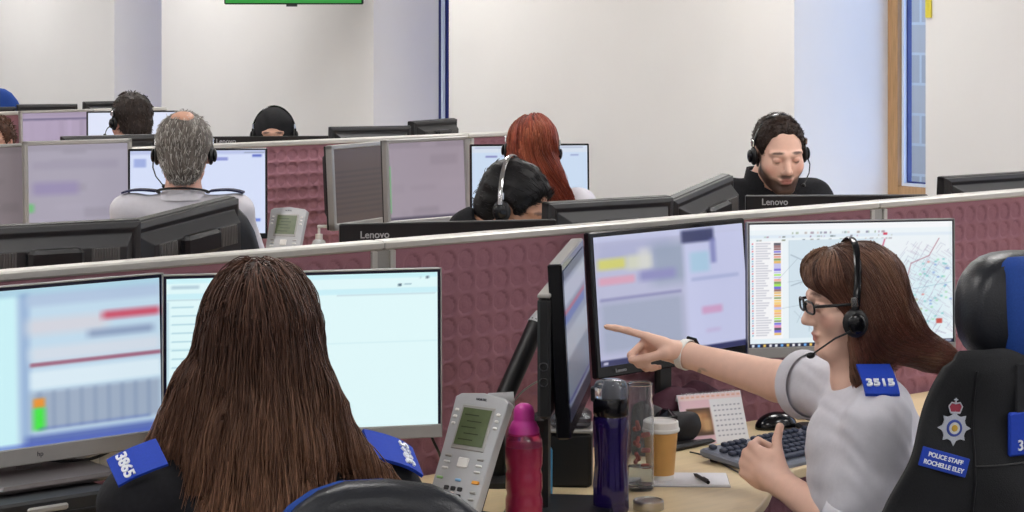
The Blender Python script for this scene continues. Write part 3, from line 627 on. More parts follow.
def face_paint_(H, M, sc, brow, shut=False, lid=None, lip=(176, 96, 92), blush=(214, 140, 124), beard=None, bs=.55):
    M3 = np.array(M); P = lambda x, y, z: V3(H)+M3 @ V3((x, y, z))*sc; o = []
    if beard:
        for c, r in (((0, .068, -.098), (.056, .045, .03)), ((0, .03, -.085), (.066, .04, .03)), ((0, .1, -.052), (.034, .025, .008)), ((.056, .03, -.065), (.022, .042, .042)), ((-.056, .03, -.065), (.022, .042, .042)), ((.036, .062, -.085), (.026, .036, .026)), ((-.036, .062, -.085), (.026, .036, .026)), ((0, .09, -.086), (.024, .03, .011)), ((.068, .012, -.02), (.01, .016, .035)), ((-.068, .012, -.02), (.01, .016, .035))): o.append((P(*c), V3(r)*sc, M3, beard, bs))
    for x in (-1, 1):
        o.append((P(x*.045, .06, -.03), V3((.02, .03, .018))*sc, M3, blush, .35))
        o.append((P(x*.032, .085, .026), V3((.019, .02, .0042))*sc, np.array(M @ Matrix.Rotation(x*.12, 3, 'Y')), brow, .9))
        if shut:
            o.append((P(x*.031, .09, .002), V3((.014, .01, .007))*sc, M3, lid, .6)); o.append((P(x*.031, .092, -.0045), V3((.0135, .01, .002))*sc, M3, (50, 36, 32), .9)); continue
        o.append((P(x*.031, .09, .001), V3((.0105, .008, .0042))*sc, M3, (232, 228, 226), .95)); o.append((P(x*.031, .093, .001), V3((.0042, .008, .0042))*sc, M3, (50, 40, 36), 1))
        o.append((P(x*.031, .09, .0055), V3((.0135, .012, .0018))*sc, M3, (46, 34, 32), .9))
    o.append((P(0, .105, -.035), V3((.01, .01, .01))*sc, M3, blush, .4))
    o.append((P(0, .093, -.067), V3((.021, .012, .0098))*sc, M3, lip, .85))
    return o
def hand_sdf(s, Wr, Fd, Up, side, curls, thumb=None, sc=1):
    """Fd forward along the hand, Up out of its back, side +1: thumb lies on +(Fd x Up); curls: per finger (knuckle, middle, tip) degrees"""
    Fd = Vector(Fd).normalized(); Up = Vector(Up); Up = (Up-Fd*Up.dot(Fd)).normalized(); L = Fd.cross(Up)*side; Wr = Vector(Wr)
    def g(l, f, u): return Wr+L*l*sc+Fd*f*sc+Up*u*sc
    r = np.array(Matrix((L, Fd, Up)).transposed())
    s.ell(g(0, .045, -.002), V3((.042, .052, .0155))*sc, r, .012); s.ell(g(.024, .036, -.008), V3((.017, .03, .014))*sc, r, .01)
    s.cone(g(0, -.01, 0), g(0, .035, 0), .0265*sc, .022*sc, .014)
    ln = [(.044, .026, .021), (.048, .03, .022), (.045, .028, .021), (.035, .021, .019)]; xs = [.031, .0105, -.0105, -.029]; fs = [.083, .087, .083, .075]; rr = [.0086, .0088, .0084, .0075]
    for i in range(4):
        a = 0; p = g(xs[i], fs[i], .001); s.cone(g(xs[i]*.75, .045, .001), p, .011*sc, rr[i]*1.12*sc, .008)
        for j in range(3):
            a += curls[i][j]; d = Fd*math.cos(R(a))-Up*math.sin(R(a))+L*(xs[i]*1.6*math.cos(R(a)) if a < 60 else 0)
            q = p+d.normalized()*ln[i][j]*sc; s.cone(p, q, rr[i]*(1.03-.07*j)*sc, rr[i]*(.96-.09*j)*sc, .0035 if j or i == 0 else .0045); p = q
    th = thumb or ((.036, .03, -.012), (.058, .062, -.022), (.062, .094, -.026))
    a, b, c = [g(*q) for q in th]; s.cone(g(.02, .008, -.006), a, .0145*sc, .0125*sc, .012); s.cone(a, b, .0118*sc, .0098*sc, .005); s.cone(b, c, .0098*sc, .0085*sc, .004)
RELAX = [(28, 30, 18), (34, 34, 20), (38, 36, 22), (42, 38, 24)]
def office_chair(label, loc, yaw, cat='chair', top=.98, bw=.46, mat_=BFAB, rim=None, back_off=-.27, headrest=None, name='office_chair', tilt=6, arms=True, squash=1.0):
    t = thing(name, label, cat, (loc[0], loc[1], 0), yaw)
    def pad(c, w_, d_, h_, ax, nn=3.2, ni=28):      # superellipse cushion
        b = MB(); L = [(.86, -1), (.97, -.6), (1, 0), (.97, .6), (.86, 1)]; vs = []
        for f, z in L:
            for k in range(ni):
                q = 2*math.pi*k/ni; cx_ = math.copysign(abs(math.cos(q))**(2/nn), math.cos(q))*w_/2*f; cy_ = math.copysign(abs(math.sin(q))**(2/nn), math.sin(q))*h_/2*f
                v = Vector((cx_, cy_, z*d_/2)) if ax == 'z' else Vector((cx_, z*d_/2+(-.9*cx_*cx_ if ax == 'y' else 0), cy_))
                vs.append(v)
        n_ = len(L); fs = [(i*ni+k, i*ni+(k+1) % ni, (i+1)*ni+(k+1) % ni, (i+1)*ni+k) for i in range(n_-1) for k in range(ni)]+[tuple(range(ni-1, -1, -1)), tuple(range((n_-1)*ni, n_*ni))]
        if ax == 'y': fs = [tuple(reversed(f)) for f in fs]
        b.raw(vs, fs); return b
    o = pad(None, .48, .08, .46, 'z').build('seat', mat_, t, ang=60); o.location = (0, 0, .43)
    bh = top-.52
    o = pad(None, bw, .07, bh, 'y', 2.7).build('backrest', mat_, t, ang=60); o.location = (0, back_off-.02, .52+bh/2); o.rotation_euler = (R(-tilt)*-1, 0, 0)
    if rim:
        q = pad(None, bw+.006, .03, bh-.004, 'y', 2.7).build('backrest_piping', rim, o, ang=60); q.location = (-.012, .006, 0)
    MB().box((0, back_off-.045, .56), (.06, .02, .34), bev=.006).box((0, -.14, .38), (.06, .26, .03), bev=.006).build('back_support', BLACK, t, smooth=False)
    MB().lathe([(.03, .09), (.03, .25), (.02, .25), (.02, .385)], 16).build('gas_column', DGREY, t)
    b = MB()
    for k in range(5):
        q = 2*math.pi*k/5+.3; b.tube([(0, 0, .1), (.15*math.cos(q), .15*math.sin(q), .095), (.29*math.cos(q), .29*math.sin(q), .075)], [.028, .022, .016], 8)
    b.build('star_base', BLACK, t)
    for k in range(5):
        q = 2*math.pi*k/5+.3; c_ = (.29*math.cos(q), .29*math.sin(q), .03); MB().tube([(c_[0]-.02*math.sin(q), c_[1]+.02*math.cos(q), .03), (c_[0]+.02*math.sin(q), c_[1]-.02*math.cos(q), .03)], .03, 12).box((c_[0], c_[1], .06), (.015, .015, .03)).build('caster', BLACK, t)
    if headrest:
        hz, hw, hh, hx = headrest
        o = pad(None, hw, .1, hh, 'y', 2.5).build('headrest', LEATHER, t, ang=60); o.location = (hx, back_off-.02, hz)
        MB().box((hx, back_off-.04, hz-hh*.5-.04), (.05, .015, .22), bev=.004).build('headrest_post', BLACK, t, smooth=False)
    return t
def headset(label, H, M, sc=1, cupside=(1, -1), boom=-1, band=GLOSSB, ear=BLACK, tilt=0, bandr=.0045, ty=.012, clx=None, mic=((.085, .035, -.055), (.055, .095, -.08)), rx=.082, rz=.098, y=-.002):
    t = thing('headset', label, 'headset', H, 0); t.rotation_euler = M.to_euler()
    pts = []
    for i in range(25):
        q = math.pi*i/24; pts.append((rx*sc*math.cos(q), (y-ty*math.sin(q))*sc, (.0+rz*math.sin(q)+.0)*sc))
    MB().tube(pts, bandr*sc*1.9, 8, flat=.45).build('headband', band, t)
    for sd in (1, -1):
        if sd not in cupside: continue
        c_ = (sd*((clx or .083))*sc, -.002*sc, -.008*sc); rr = Matrix.Rotation(R(90), 3, 'Y')
        MB().ell(c_, (.011*sc, .027*sc, .03*sc), 16).build('ear_cushion', ear, t)
        MB().ell((c_[0]+sd*.012*sc, c_[1], c_[2]), (.008*sc, .019*sc, .021*sc), 16).build('ear_cap', GLOSSB, t)
        MB().box((sd*((clx or .083)+.005)*sc, -.002*sc, .034*sc), (.008*sc, .014*sc, .022*sc), bev=.002).build('band_slider', CHROME, t, smooth=False)
    if boom:
        m0, m1 = [Vector((abs(a_[0])*boom, a_[1], a_[2]))*sc for a_ in mic]
        st = Vector((boom*((clx or .083)+.011)*sc, .002*sc, -.016*sc)); mid = (st+m0)/2+Vector((boom*.006, 0, 0))
        MB().tube([st, mid, m0, m1], [.0026*sc, .0022*sc, .002*sc, .002*sc], 6).build('microphone_boom', BLACK, t)
        MB().ell(m1, (.0065*sc, .0095*sc, .0065*sc), 10).build('microphone', BLACK, t)
    return t
def hair_sdf(H, M, sc, grow=.01, front=.05, hairline=.05, fall=0, wx=.085, extra=()):
    """cap over the skull that leaves the face free"""
    s = SDF(); M3 = np.array(M); P = lambda x, y, z: V3(H)+M3 @ V3((x, y, z))*sc
    s.ell(P(0, -.014, .034), V3((.075+grow, .094+grow, .085+grow))*sc, M3, .01)
    s.ell(P(0, -.05, -.03), V3((.06+grow*.7, .055+grow*.7, .06))*sc, M3, .02)
    for c, r in extra: s.ell(P(*c), V3(r)*sc, M3, .012)
    s.ell(P(0, .12, hairline-.1), V3((wx, .075+max(0, hairline-.06)*.6, .1))*sc, M3, .012, True)      # face window
    for x in (-1, 1): s.ell(P(x*.085, .01, -.03), V3((.026, .04, .05))*sc, M3, .01, True)   # ears
    s.ell(P(0, .03, -.13), V3((.14, .1, .075))*sc, M3, .01, True)                   # under the ears, jaw side
    return s
def strands(roots, dirs, n, step, H, M, sc, colliders, wind=(0, 0, -1), curl=.0, seed=0, lay=.003, grav=.25, part=0, swirl=None):
    rg = np.random.RandomState(seed); N = len(roots); p = roots.copy(); v = dirs.copy(); out = [p.copy()]
    lays = lay*rg.rand(N); ph = rg.rand(N)*6.28; ax = rg.normal(size=(N, 3)); wind = V3(wind) if not callable(wind) else wind
    for i in range(n):
        w = wind(p, i) if callable(wind) else wind[None]
        v = v*(1-grav)+w*grav+.05*rg.normal(size=(N, 3))*.6
        if curl: v += curl*np.sin(ph+i*.55)[:, None]*ax
        v /= np.linalg.norm(v, axis=1)[:, None]+1e-9; q = p+v*step
        for c in colliders:
            if c[0] == 'e':
                R3 = c[3]; d = (q-c[1]) @ R3; rr = c[2]+lays[:, None]; kk = np.linalg.norm(d/rr, axis=1); m = kk < 1; d[m] /= kk[m][:, None]; q = c[1]+d @ R3.T
            else:
                a, b, ra, rb = c[1], c[2], c[3], c[4]; ab = b-a; h = np.clip(((q-a) @ ab)/(ab @ ab), 0, 1); o = q-a-h[:, None]*ab; L = np.linalg.norm(o, axis=1)+1e-9; r = ra+(rb-ra)*h+lays; m = L < r
                q[m] = (a+h[:, None]*ab+o/L[:, None]*r[:, None])[m]
        v = (q-p); v /= np.linalg.norm(v, axis=1)[:, None]+1e-9; p = q; out.append(p.copy())
    return np.stack(out, 1)
def tubes(name, P, rad, cols, m, parent, off, tipcol=None, taper=.35, zr=None):
    """P: strands x points x 3 -> three-sided tubes in one mesh"""
    N, K, _ = P.shape; T = np.gradient(P, axis=1); T /= np.linalg.norm(T, axis=2)[..., None]+1e-9
    a = np.cross(T, V3((.3, .2, 1))); a /= np.linalg.norm(a, axis=2)[..., None]+1e-9; b = np.cross(T, a)
    w = (1-(1-taper)*np.linspace(0, 1, K)**2)[None, :, None]*rad
    V = np.stack([P+(a*math.cos(q)+b*math.sin(q))*w for q in (0, 2.094, 4.189)], 2)
    I = np.arange(N*K*3).reshape(N, K, 3); Fs = [np.stack([I[:, :-1, k], I[:, :-1, (k+1) % 3], I[:, 1:, (k+1) % 3], I[:, 1:, k]], -1).reshape(-1, 4) for k in range(3)]
    u = np.linspace(0, 1, K)[None, :, None, None]; c = cols[:, None, None, :]*np.ones((1, K, 3, 1))
    if tipcol is not None: w2 = u**1.6 if zr is None else np.clip((zr[0]-P[:, :, None, 2:3])/(zr[0]-zr[1]), 0, 1)**1.2; c = c*(1-w2)+w2*tipcol[:, None, None, :]
    return npmesh(name, V.reshape(-1, 3), np.concatenate(Fs), m, parent, col=c.reshape(-1, 3), off=off)
def hcols(N, cols, seed=0, j=.12):
    rg = np.random.RandomState(seed); A = np.array([lin(c) for c in cols]); i = rg.randint(0, len(A), N); return np.clip(A[i]*(1+j*rg.normal(size=(N, 1))), 0, 1)
def short_hair(s, H, M, sc, cols, parent, off, N, ln, rad, seed, res=.006, shellcol=None, comb=(0, 1, .2), flat=.6, noise=.003, thin=None, jit=.25):
    """shell plus short strands standing on it"""
    V, Fq = s.mesh(res, noise=noise, nf=90, seed=seed); rg = np.random.RandomState(seed)
    base = hcols(len(V), [shellcol or cols[0]], seed, .05)
    M3 = np.array(M); nz = .8+.4*np.sin(V @ M3[:, 0]*260+2*np.sin(V @ M3[:, 1]*90))*.5
    h = npmesh('hair', V, Fq, HAIRV, parent, col=np.clip(base*nz[:, None], 0, 1), off=off)
    c = V[Fq].mean(1); nrm = np.cross(V[Fq[:, 1]]-V[Fq[:, 0]], V[Fq[:, 2]]-V[Fq[:, 0]]); nrm /= np.linalg.norm(nrm, axis=1)[:, None]+1e-9
    cc = V.mean(0); flip = ((c-cc)*nrm).sum(1) < 0; nrm[flip] *= -1
    loc = (c-V3(H)) @ M3/sc
    ok = (((loc-V3((0, -.014, .034)))/V3((.078, .098, .088)))**2).sum(1) > .92
    if thin is not None: ok &= ~thin(loc)
    idx = np.argwhere(ok).ravel(); idx = idx[rg.randint(0, len(idx), N)]
    r0 = c[idx]-nrm[idx]*.002; d = M3 @ V3(comb); d = np.tile(d, (N, 1)); d = d-nrm[idx]*(d*nrm[idx]).sum(1)[:, None]*.9+nrm[idx]*(1-flat)+jit*rg.normal(size=(N, 3)); d /= np.linalg.norm(d, axis=1)[:, None]
    K = 4; P = np.stack([r0+d*ln*k/(K-1)-nrm[idx]*(k/(K-1))**2*ln*.35 for k in range(K)], 1)
    tubes('hair_strands', P, rad, hcols(N, cols, seed+1), HAIRV, h, off)
    return h
def person(label, H, hyaw, pitch, roll, tyaw, lean, side=0, skin=(222, 180, 160), sc=1.0, hands=None, top=WSHIRT, sleeve='long', hair=None, res=.006, paintf=None, shw=.175, seed=0, fat=1.0, dropn=.0, collar=None, shrug=0, hem=None, legs=True, handpose=None, curls=None, elb=None, shoulders=None, neckup=.0, shres=None, headkw={}, nb=.03, handsc=1.0):
    H = Vector(H); M = rotm(hyaw, pitch, roll); T = rotm(tyaw); f = T @ Vector((0, 1, 0)); r = T @ Vector((1, 0, 0)); up = Vector((0, 0, 1))
    nk = H-up*(.185*sc+dropn)-(M @ Vector((0, 1, 0)))*nb*sc
    pel = Vector((nk.x, nk.y, .56))-f*lean-r*side; root = Vector((pel.x, pel.y, 0))
    t = thing('person', label, 'person', root); off = tuple(root)
    ch_ = nk*.7+pel*.3; mid = nk*.42+pel*.58
    Sh = shoulders or {1: nk+r*shw*fat-up*(.06-shrug), -1: nk-r*shw*fat-up*(.06-shrug)}
    hands = hands or {}; Wr = {}; El = {}
    for sd in (1, -1):
        Wr[sd] = Vector(hands.get(sd, nk+f*.36+r*.13*sd+up*(DZ+.05-nk.z)))
        El[sd] = Vector(elb[sd]) if elb and sd in elb else ik(Sh[sd], Wr[sd], .285*sc, .255*sc, r*sd*.6-up-f*.2)
    T3 = np.array(T)
    b = SDF(); head_sdf(b, H, M, sc, nk+up*.0, **headkw)
    b.cone(nk, ch_, .055, .09, .03); b.cone(ch_, pel+up*.04, .09, .1, .04)
    handpose = handpose or {}; curls = curls or {}
    for sd in (1, -1):
        b.cone(nk-up*.035, Sh[sd]-up*.015, .036, .032, .02); b.cone(Sh[sd]-up*.015, El[sd], .036*fat, .04*fat, .02); b.cone(El[sd], Wr[sd], .042*fat, .027, .012)
        d = (Wr[sd]-El[sd]).normalized(); hp_ = handpose.get(sd)
        if hp_: hand_sdf(b, Wr[sd], hp_[0], hp_[1], hp_[2], curls.get(sd, RELAX), hp_[3] if len(hp_) > 3 else None, sc*handsc)
        else: hand_sdf(b, Wr[sd], (f*.8+d*.6), up*1.0, -sd, curls.get(sd, RELAX), None, sc)
    V, Fq = b.mesh(res); V = smooth_mesh(V, Fq, 1)
    npmesh('body', V, Fq, SKINV, t, col=paint(V, skin, (paintf(H, M, sc) if paintf else [])), off=off)
    c = SDF(); n2 = nk-up*.015
    c.ell(ch_-up*.03, V3((.168*fat, .118*fat, .17)), T3, .03); c.ell(mid-up*.04, V3((.155*fat, .118*fat, .18)), T3, .04); c.cone(n2-up*.03, n2-up*.08, .07, .1, .04)
    for sd in (1, -1):
        c.cone(n2-up*.03, Sh[sd]-up*.01, .056, .05, .03); c.cone(Sh[sd]-up*.012, El[sd], .055*fat, .054*fat, .035) if sleeve == 'long' else None
        if sleeve == 'long': c.cone(El[sd], Wr[sd]-(Wr[sd]-El[sd]).normalized()*.02, .056*fat, .04, .02, cut=True)
        elif sleeve == 'short': c.cone(Sh[sd], Sh[sd]+(El[sd]-Sh[sd])*(hem[sd] if hem else .75), .054*fat, .064*fat, .035, cut=True)
    if sleeve == 'short':
        for sd in (1, -1):
            k_ = hem[sd] if hem else .75; e_ = Sh[sd]+(El[sd]-Sh[sd])*k_; dd = (El[sd]-Sh[sd]).normalized(); e_ = e_-Vector(off)
            MB().tube([e_-dd*.03, e_-dd*.028, e_+dd*.002, e_+dd*.003, e_-dd*.004], [.064*fat, .0665*fat, .0695*fat, .066*fat, .06*fat], 28, caps=False).build('sleeve_hem', top, t, ang=70)
    c.ell(nk+up*.035, V3((.056, .06, .05)), None, .01, True)
    V, Fq = c.mesh(shres or max(res, .006), noise=.0065, nf=30, seed=seed); V = smooth_mesh(V, Fq, 1)
    npmesh('jacket' if top in (BJACKET,) else 'shirt', V, Fq, top, t, off=off)
    if legs:
        l_ = SDF(); l_.ell(pel+up*.0, V3((.175*fat, .14, .105)), T3, .03)
        l2 = MB()
        for sd in (1, -1):
            hp = pel+r*sd*.09-up*.01; kn = pel+r*sd*.12+f*.4-up*.02; an = pel+r*sd*.12+f*.36-up*(.56-.1); l_.cone(hp, kn, .085*fat, .062, .03); l_.cone(kn, an, .062, .045, .02)
            rt = Matrix.Rotation(tyaw, 3, 'Z'); l2 = MB(); l2.ell(Vector((an.x, an.y, .045))+f*.05-Vector((root.x, root.y, 0)), (.045, .13, .045), 14, rot=rt).build('shoe', SHOE, t)
        V, Fq = l_.mesh(.011, noise=.003, nf=30, seed=seed+3); npmesh('trousers', V, Fq, TROUS, t, off=off)
    return dict(t=t, H=H, M=M, nk=nk, Sh=Sh, El=El, Wr=Wr, T=T, f=f, r=r, off=off, pel=pel, sc=sc)
def collar_(P, m, r0=.062, r1=.075, h=.035, open_=.6, name='collar', z=-.012, tiltf=.25):
    """turned-down collar ring, open at the throat"""
    T = P['T']; nk = P['nk']; b = MB(); n_ = 26; vs = []
    for L, (rr, zz) in enumerate([(r0, h*.9), (r0+.006, h), (r1, 0), (r1-.008, .002)]):
        for i in range(n_):
            q = R(90)+open_/2+(2*math.pi-open_)*i/(n_-1)
            vs.append(nk+T @ Vector((rr*math.cos(q), rr*math.sin(q)*.95, z+zz-(.02*max(0, math.sin(q))))) -Vector(P['off']))
    fs = [(L*n_+i, L*n_+i+1, ((L+1) % 4)*n_+i+1, ((L+1) % 4)*n_+i) for L in range(4) for i in range(n_-1)]
    return b.raw(vs, fs).build(name, m, P['t'], ang=60)
def epaulette(P, sd, m, txt=None, w_=.06, ln=.12, up=.068, lift=(0, 0, 0), tw=0, t0=.28, tilt=0, droop=0, tm=WHITET, tsz=.026, flipt=False):
    """shoulder slide lying on the shoulder line from neck to shoulder"""
    a = P['nk']-Vector((0, 0, .045)); b = P['Sh'][sd]; d = (b-a).normalized(); fw = P['f']; fw = (fw-d*fw.dot(d)).normalized(); n_ = d.cross(fw); n_ = n_ if n_.z > 0 else -n_
    c = b-d*(ln*t0)+n_*up+Vector(lift)
    M3 = Matrix((d, n_.cross(d), n_)).transposed()
    if tilt: M3 = Matrix.Rotation(tilt, 3, d) @ M3
    if droop: M3 = M3 @ Matrix.Rotation(droop, 3, 'Y')
    if tw: M3 = Matrix.Rotation(tw, 3, n_) @ M3
    o = MB()
    for i in range(6):
        x0 = -ln/2+ln*i/6; z = lambda x: -1.2*(x+.0)**2-2*max(0, x)**2
        o.raw([Vector((x, y, z(x)+zz)) for zz in (0, .006) for x in (x0, x0+ln/6) for y in (-w_/2, w_/2)], [(0, 1, 3, 2), (4, 6, 7, 5), (0, 4, 5, 1), (2, 3, 7, 6), (0, 2, 6, 4), (1, 5, 7, 3)])
    e = o.build('epaulette', m, P['t'], smooth=False); e.location = c-Vector(P['off']); e.rotation_euler = M3.to_euler()
    if txt: text(txt, 'lettering', tsz, tm, e, (ln*.24, 0, .0048), (R(9), 0, R(90)), bold=.0008, ext=.002)
    return e

def flow_hair(name, s, N, n, step, flow, rad, cols, tips, parent, off, seed=0, res=.006, lay=.004, noise=.003, under=(60, 42, 34), startz=None, free=5, clump=.35, ncl=160, taper=.3, zr=None):
    """hair volume with thin strands combed over its surface"""
    V, Fq = s.mesh(res, noise=noise, nf=75, seed=seed, zs=.22); V = smooth_mesh(V, Fq, 1); rg = np.random.RandomState(seed)
    hb = npmesh(name, V, Fq, HAIRV, parent, col=np.tile(np.array(lin(under)), (len(V), 1)), off=off)
    w_ = np.ones(len(V)) if startz is None else startz(V); idx = rg.choice(len(V), N, p=w_/w_.sum()); p = V[idx].astype(float)+rg.normal(size=(N, 3))*.002
    cid = rg.choice(N, ncl, replace=False); cl = np.argmin(((p[:, None]-p[cid][None])**2).sum(2), 1) if N*ncl < 2e6 else rg.randint(0, ncl, N)
    ly = lay*(.6*rg.rand(N)**1.5+.7*rg.rand(ncl)[cl]); out = [p.copy()]; ph = rg.rand(ncl)*6.28; v = None; ax = rg.normal(size=(ncl, 3))
    stopped = np.zeros(N, bool); drift = rg.normal(size=(N, 3))*.035
    for i in range(n):
        f = flow(p)+.10*np.sin(ph+i*.35)[cl][:, None]*ax[cl]+drift; g = grad(s, p)
        late = (i >= n-free)
        f = f-g*(f*g).sum(1)[:, None]*(.95 if not late else .4); f /= np.linalg.norm(f, axis=1)[:, None]+1e-9
        v = f if v is None else v*.5+f*.5; v /= np.linalg.norm(v, axis=1)[:, None]+1e-9
        p = p+v*step
        if not late:
            d = sample(s, p); g = grad(s, p); ok = d < .03; p = p-g*np.clip(d-ly, -.02, .02)[:, None]*np.where(ok, 1, 0)[:, None]
        out.append(p.copy())
    P = np.stack(out, 1); c = P[cid][cl] if False else None
    cc = hcols(ncl, cols, seed+1, .25)[cl]*.55+hcols(N, cols, seed+2, .16)*.45; tc = hcols(ncl, tips, seed+3, .25)[cl]*.55+hcols(N, tips, seed+4)*.45
    tubes('hair_strands', P, rad, cc, HAIRV, hb, off, tipcol=tc, taper=taper, zr=zr)
    return hb
def roots_on(H, M, sc, N, seed, zmin=-.1, face=.55, r=(.084, .104, .094)):
    """scalp points and their starting directions, combed down and away from a centre parting"""
    rg = np.random.RandomState(seed); u = rg.normal(size=(N*6, 3)); u /= np.linalg.norm(u, axis=1)[:, None]
    ok = (u[:, 2] > zmin) & ~((u[:, 1] > face) & (u[:, 2] < .62)) & ~((u[:, 1] > .25) & (u[:, 2] < .2)); u = u[ok][:N]
    p = u*V3(r)+V3((0, -.014, .032)); n = u/V3(r); n /= np.linalg.norm(n, axis=1)[:, None]
    d = np.stack([np.sign(u[:, 0]+.12)*(.5+.3*rg.rand(len(u))), -.45*np.ones(len(u)), -.25*np.ones(len(u))], 1)
    d -= n*(d*n).sum(1)[:, None]; d /= np.linalg.norm(d, axis=1)[:, None]; M3 = np.array(M)
    return V3(H)+(p*sc) @ M3.T, d @ M3.T, u
def skull_c(H, M, sc, g=.008): return ('e', V3(H)+np.array(M) @ V3((0, -.014, .032))*sc, V3((.075+g, .094+g, .085+g))*sc, np.array(M))
# ---- long-haired woman with her back to us
def pf_dark(H, M, sc): return face_paint(H, M, sc, (70, 50, 40))
Hh = W3(262, 331, 590)
PW = person('person seen from behind with long brown hair in black jacket with blue shoulder slides', Hh, R(2), R(6), R(-3), R(26), .1, skin=(224, 184, 166), top=BJACKET, fat=1.1, shw=.19, seed=4, res=.006, dropn=.0, paintf=pf_dark, shrug=-.012, hands={1: (-.12, 3.98, .8), -1: (-.5, 3.86, .8)})
M, nk, Sh, off = PW['M'], PW['nk'], PW['Sh'], PW['off']
M3 = np.array(M); P = lambda x, y, z: V3(Hh)+V3((x, y, z))
hs_ = SDF(); hs_.ell(V3(Hh)+M3 @ V3((0, -.014, .027)), V3((.086, .106, .092)), M3, .02)
for c_, r_ in (((0, -.035, -.04), (.098, .08, .11)), ((.0, -.06, -.13), (.108, .066, .12)), ((.005, -.1, -.23), (.112, .06, .13)), ((.015, -.14, -.35), (.112, .045, .12)), ((.02, -.15, -.46), (.095, .035, .1))): hs_.ell(P(*c_), V3(r_), None, .04)
hs_.ell(V3(Hh)+M3 @ V3((0, .12, -.06)), V3((.07, .09, .12)), M3, .015, True)
hs_.cone(P(.09, -.05, -.1), P(.15, -.04, -.2), .03, .018, .03); hs_.cone(P(.15, -.04, -.2), P(.225, .0, -.262), .018, .006, .015)
hs_.cone(P(-.1, -.06, -.08), P(-.155, -.09, -.18), .026, .014, .03); hs_.cone(P(-.155, -.09, -.18), P(-.17, -.1, -.27), .013, .006, .01); hs_.cone(P(-.09, -.1, -.2), P(-.115, -.14, -.32), .02, .01, .02)
def fl(P_):
    d = P_-V3(Hh); f = np.zeros_like(P_); f[:, 2] = -1; up = np.clip((d[:, 2]-.02)/.1, 0, 1); lat = np.clip((d[:, 0]-.02)/.1, -1.3, 1.5); dn = np.clip(-d[:, 2]/.12, 0, 1)*np.clip((.42+d[:, 2])/.2, 0, 1)
    f[:, 0] += up*np.tanh((d[:, 0]+.012)/.02)*.5+lat*.22*dn; f[:, 1] -= .45*up+.25*dn; return f
flow_hair('hair', hs_, 9000, 22, .0135, fl, .00115, [(74, 50, 41), (92, 64, 52), (60, 41, 34), (104, 74, 60), (82, 56, 46)], [(146, 106, 82), (118, 82, 62), (92, 62, 48), (170, 126, 98)], PW['t'], off, seed=2, res=.007, lay=.012, under=(48, 33, 27), startz=lambda V: np.where(V[:, 2] > Hh.z-.36, 1, .02), ncl=260, noise=.0045, zr=(Hh.z, Hh.z-.3))
epaulette(PW, -1, ROYAL, '3865', w_=.056, ln=.085, up=.066, t0=.12, tsz=.025, lift=(.004, -.05, .0), tilt=R(-38), droop=R(14), tw=R(4))
epaulette(PW, 1, ROYAL, '3865', w_=.07, ln=.11, up=.064, t0=.1, tsz=.028, lift=(.035, -.03, -.022), tilt=R(32), droop=R(16))
office_chair('black chair with a blue edge at the bottom centre behind the long-haired woman', (-.15, 3.53), R(-8), top=1.02, bw=.4, mat_=LEATHER, rim=BLUEF, back_off=-.24, arms=False, tilt=4)
# ---- pointing woman in profile
Hw = W3(852, 300, 500)
def pf_w(H, M, sc): return face_paint(H, M, sc, (96, 62, 48), lip=(190, 112, 106))+[(V3(W3(704, 368, 452)), V3((.014, .03, .0045)), np.array(Matrix.Rotation(.3, 3, 'Y')), (96, 104, 96), .6), (V3(W3(699, 371, 452)), V3((.004, .03, .008)), np.eye(3), (96, 104, 96), .55)]
FIST = [(72, 82, 50), (76, 84, 50), (78, 84, 50), (80, 84, 50)]; POINT = [(0, 5, 4), (66, 80, 45), (74, 84, 50), (76, 84, 50)]
wl = Vector(W3(778, 481, 488)); wr = Vector(W3(684, 354, 448)); tip = Vector(W3(603, 332, 442))
PR = person('person with reddish hair and glasses in white short-sleeved shirt pointing at a screen', Hw, R(97), R(6), 0, R(88), .03, skin=(228, 186, 166), sc=.94, top=WSHIRT, sleeve='short', seed=9, res=.004, shres=.0055, paintf=pf_w, fat=1.06,
    shoulders={-1: Vector((.712, 4.10, .95)), 1: Vector((.672, 4.42, .955))}, hands={-1: wl, 1: wr}, elb={-1: Vector((.668, 4.14, .715)), 1: Vector((.575, 4.6, .94))}, hem={-1: .86, 1: .55},
    handpose={-1: ((-.7, .6, .42), (-.5, -.82, .05), 1, ((.04, .03, -.012), (.062, .05, -.02), (.088, .058, -.024))), 1: (tuple(tip-wr), (.2, .62, .78), -1, ((.03, .03, -.026), (.026, .066, -.048), (.02, .098, -.058)))}, curls={-1: FIST, 1: POINT}, handsc=1.1)
M, nk, Sh, off = PR['M'], PR['nk'], PR['Sh'], PR['off']
M3 = np.array(M); P = lambda x, y, z: V3(Hw)+M3 @ V3((x, y, z))*.94
hs_ = SDF(); hs_.ell(P(0, -.014, .032), V3((.088, .106, .09))*.94, M3, .02)
for c_, r_ in (((0, -.035, -.03), (.09, .085, .1)), ((-.055, -.035, -.05), (.036, .06, .085)), ((0, -.1, -.07), (.06, .035, .07)), ((.0, .05, .075), (.07, .045, .035)), ((-.045, .055, .055), (.034, .036, .03))): hs_.ell(P(*c_), V3(r_)*.94, M3, .025)
hs_.cone(P(-.03, -.09, -.08), P(-.02, -.15, -.13), .042, .03, .03); hs_.cone(P(-.02, -.15, -.13), P(-.01, -.205, -.155), .028, .012, .02); hs_.cone(P(-.075, .012, -.06), P(-.07, .03, -.155), .014, .006, .02)
hs_.ell(P(0, .132, -.058), V3((.13, .1, .1)), M3, .014, True)
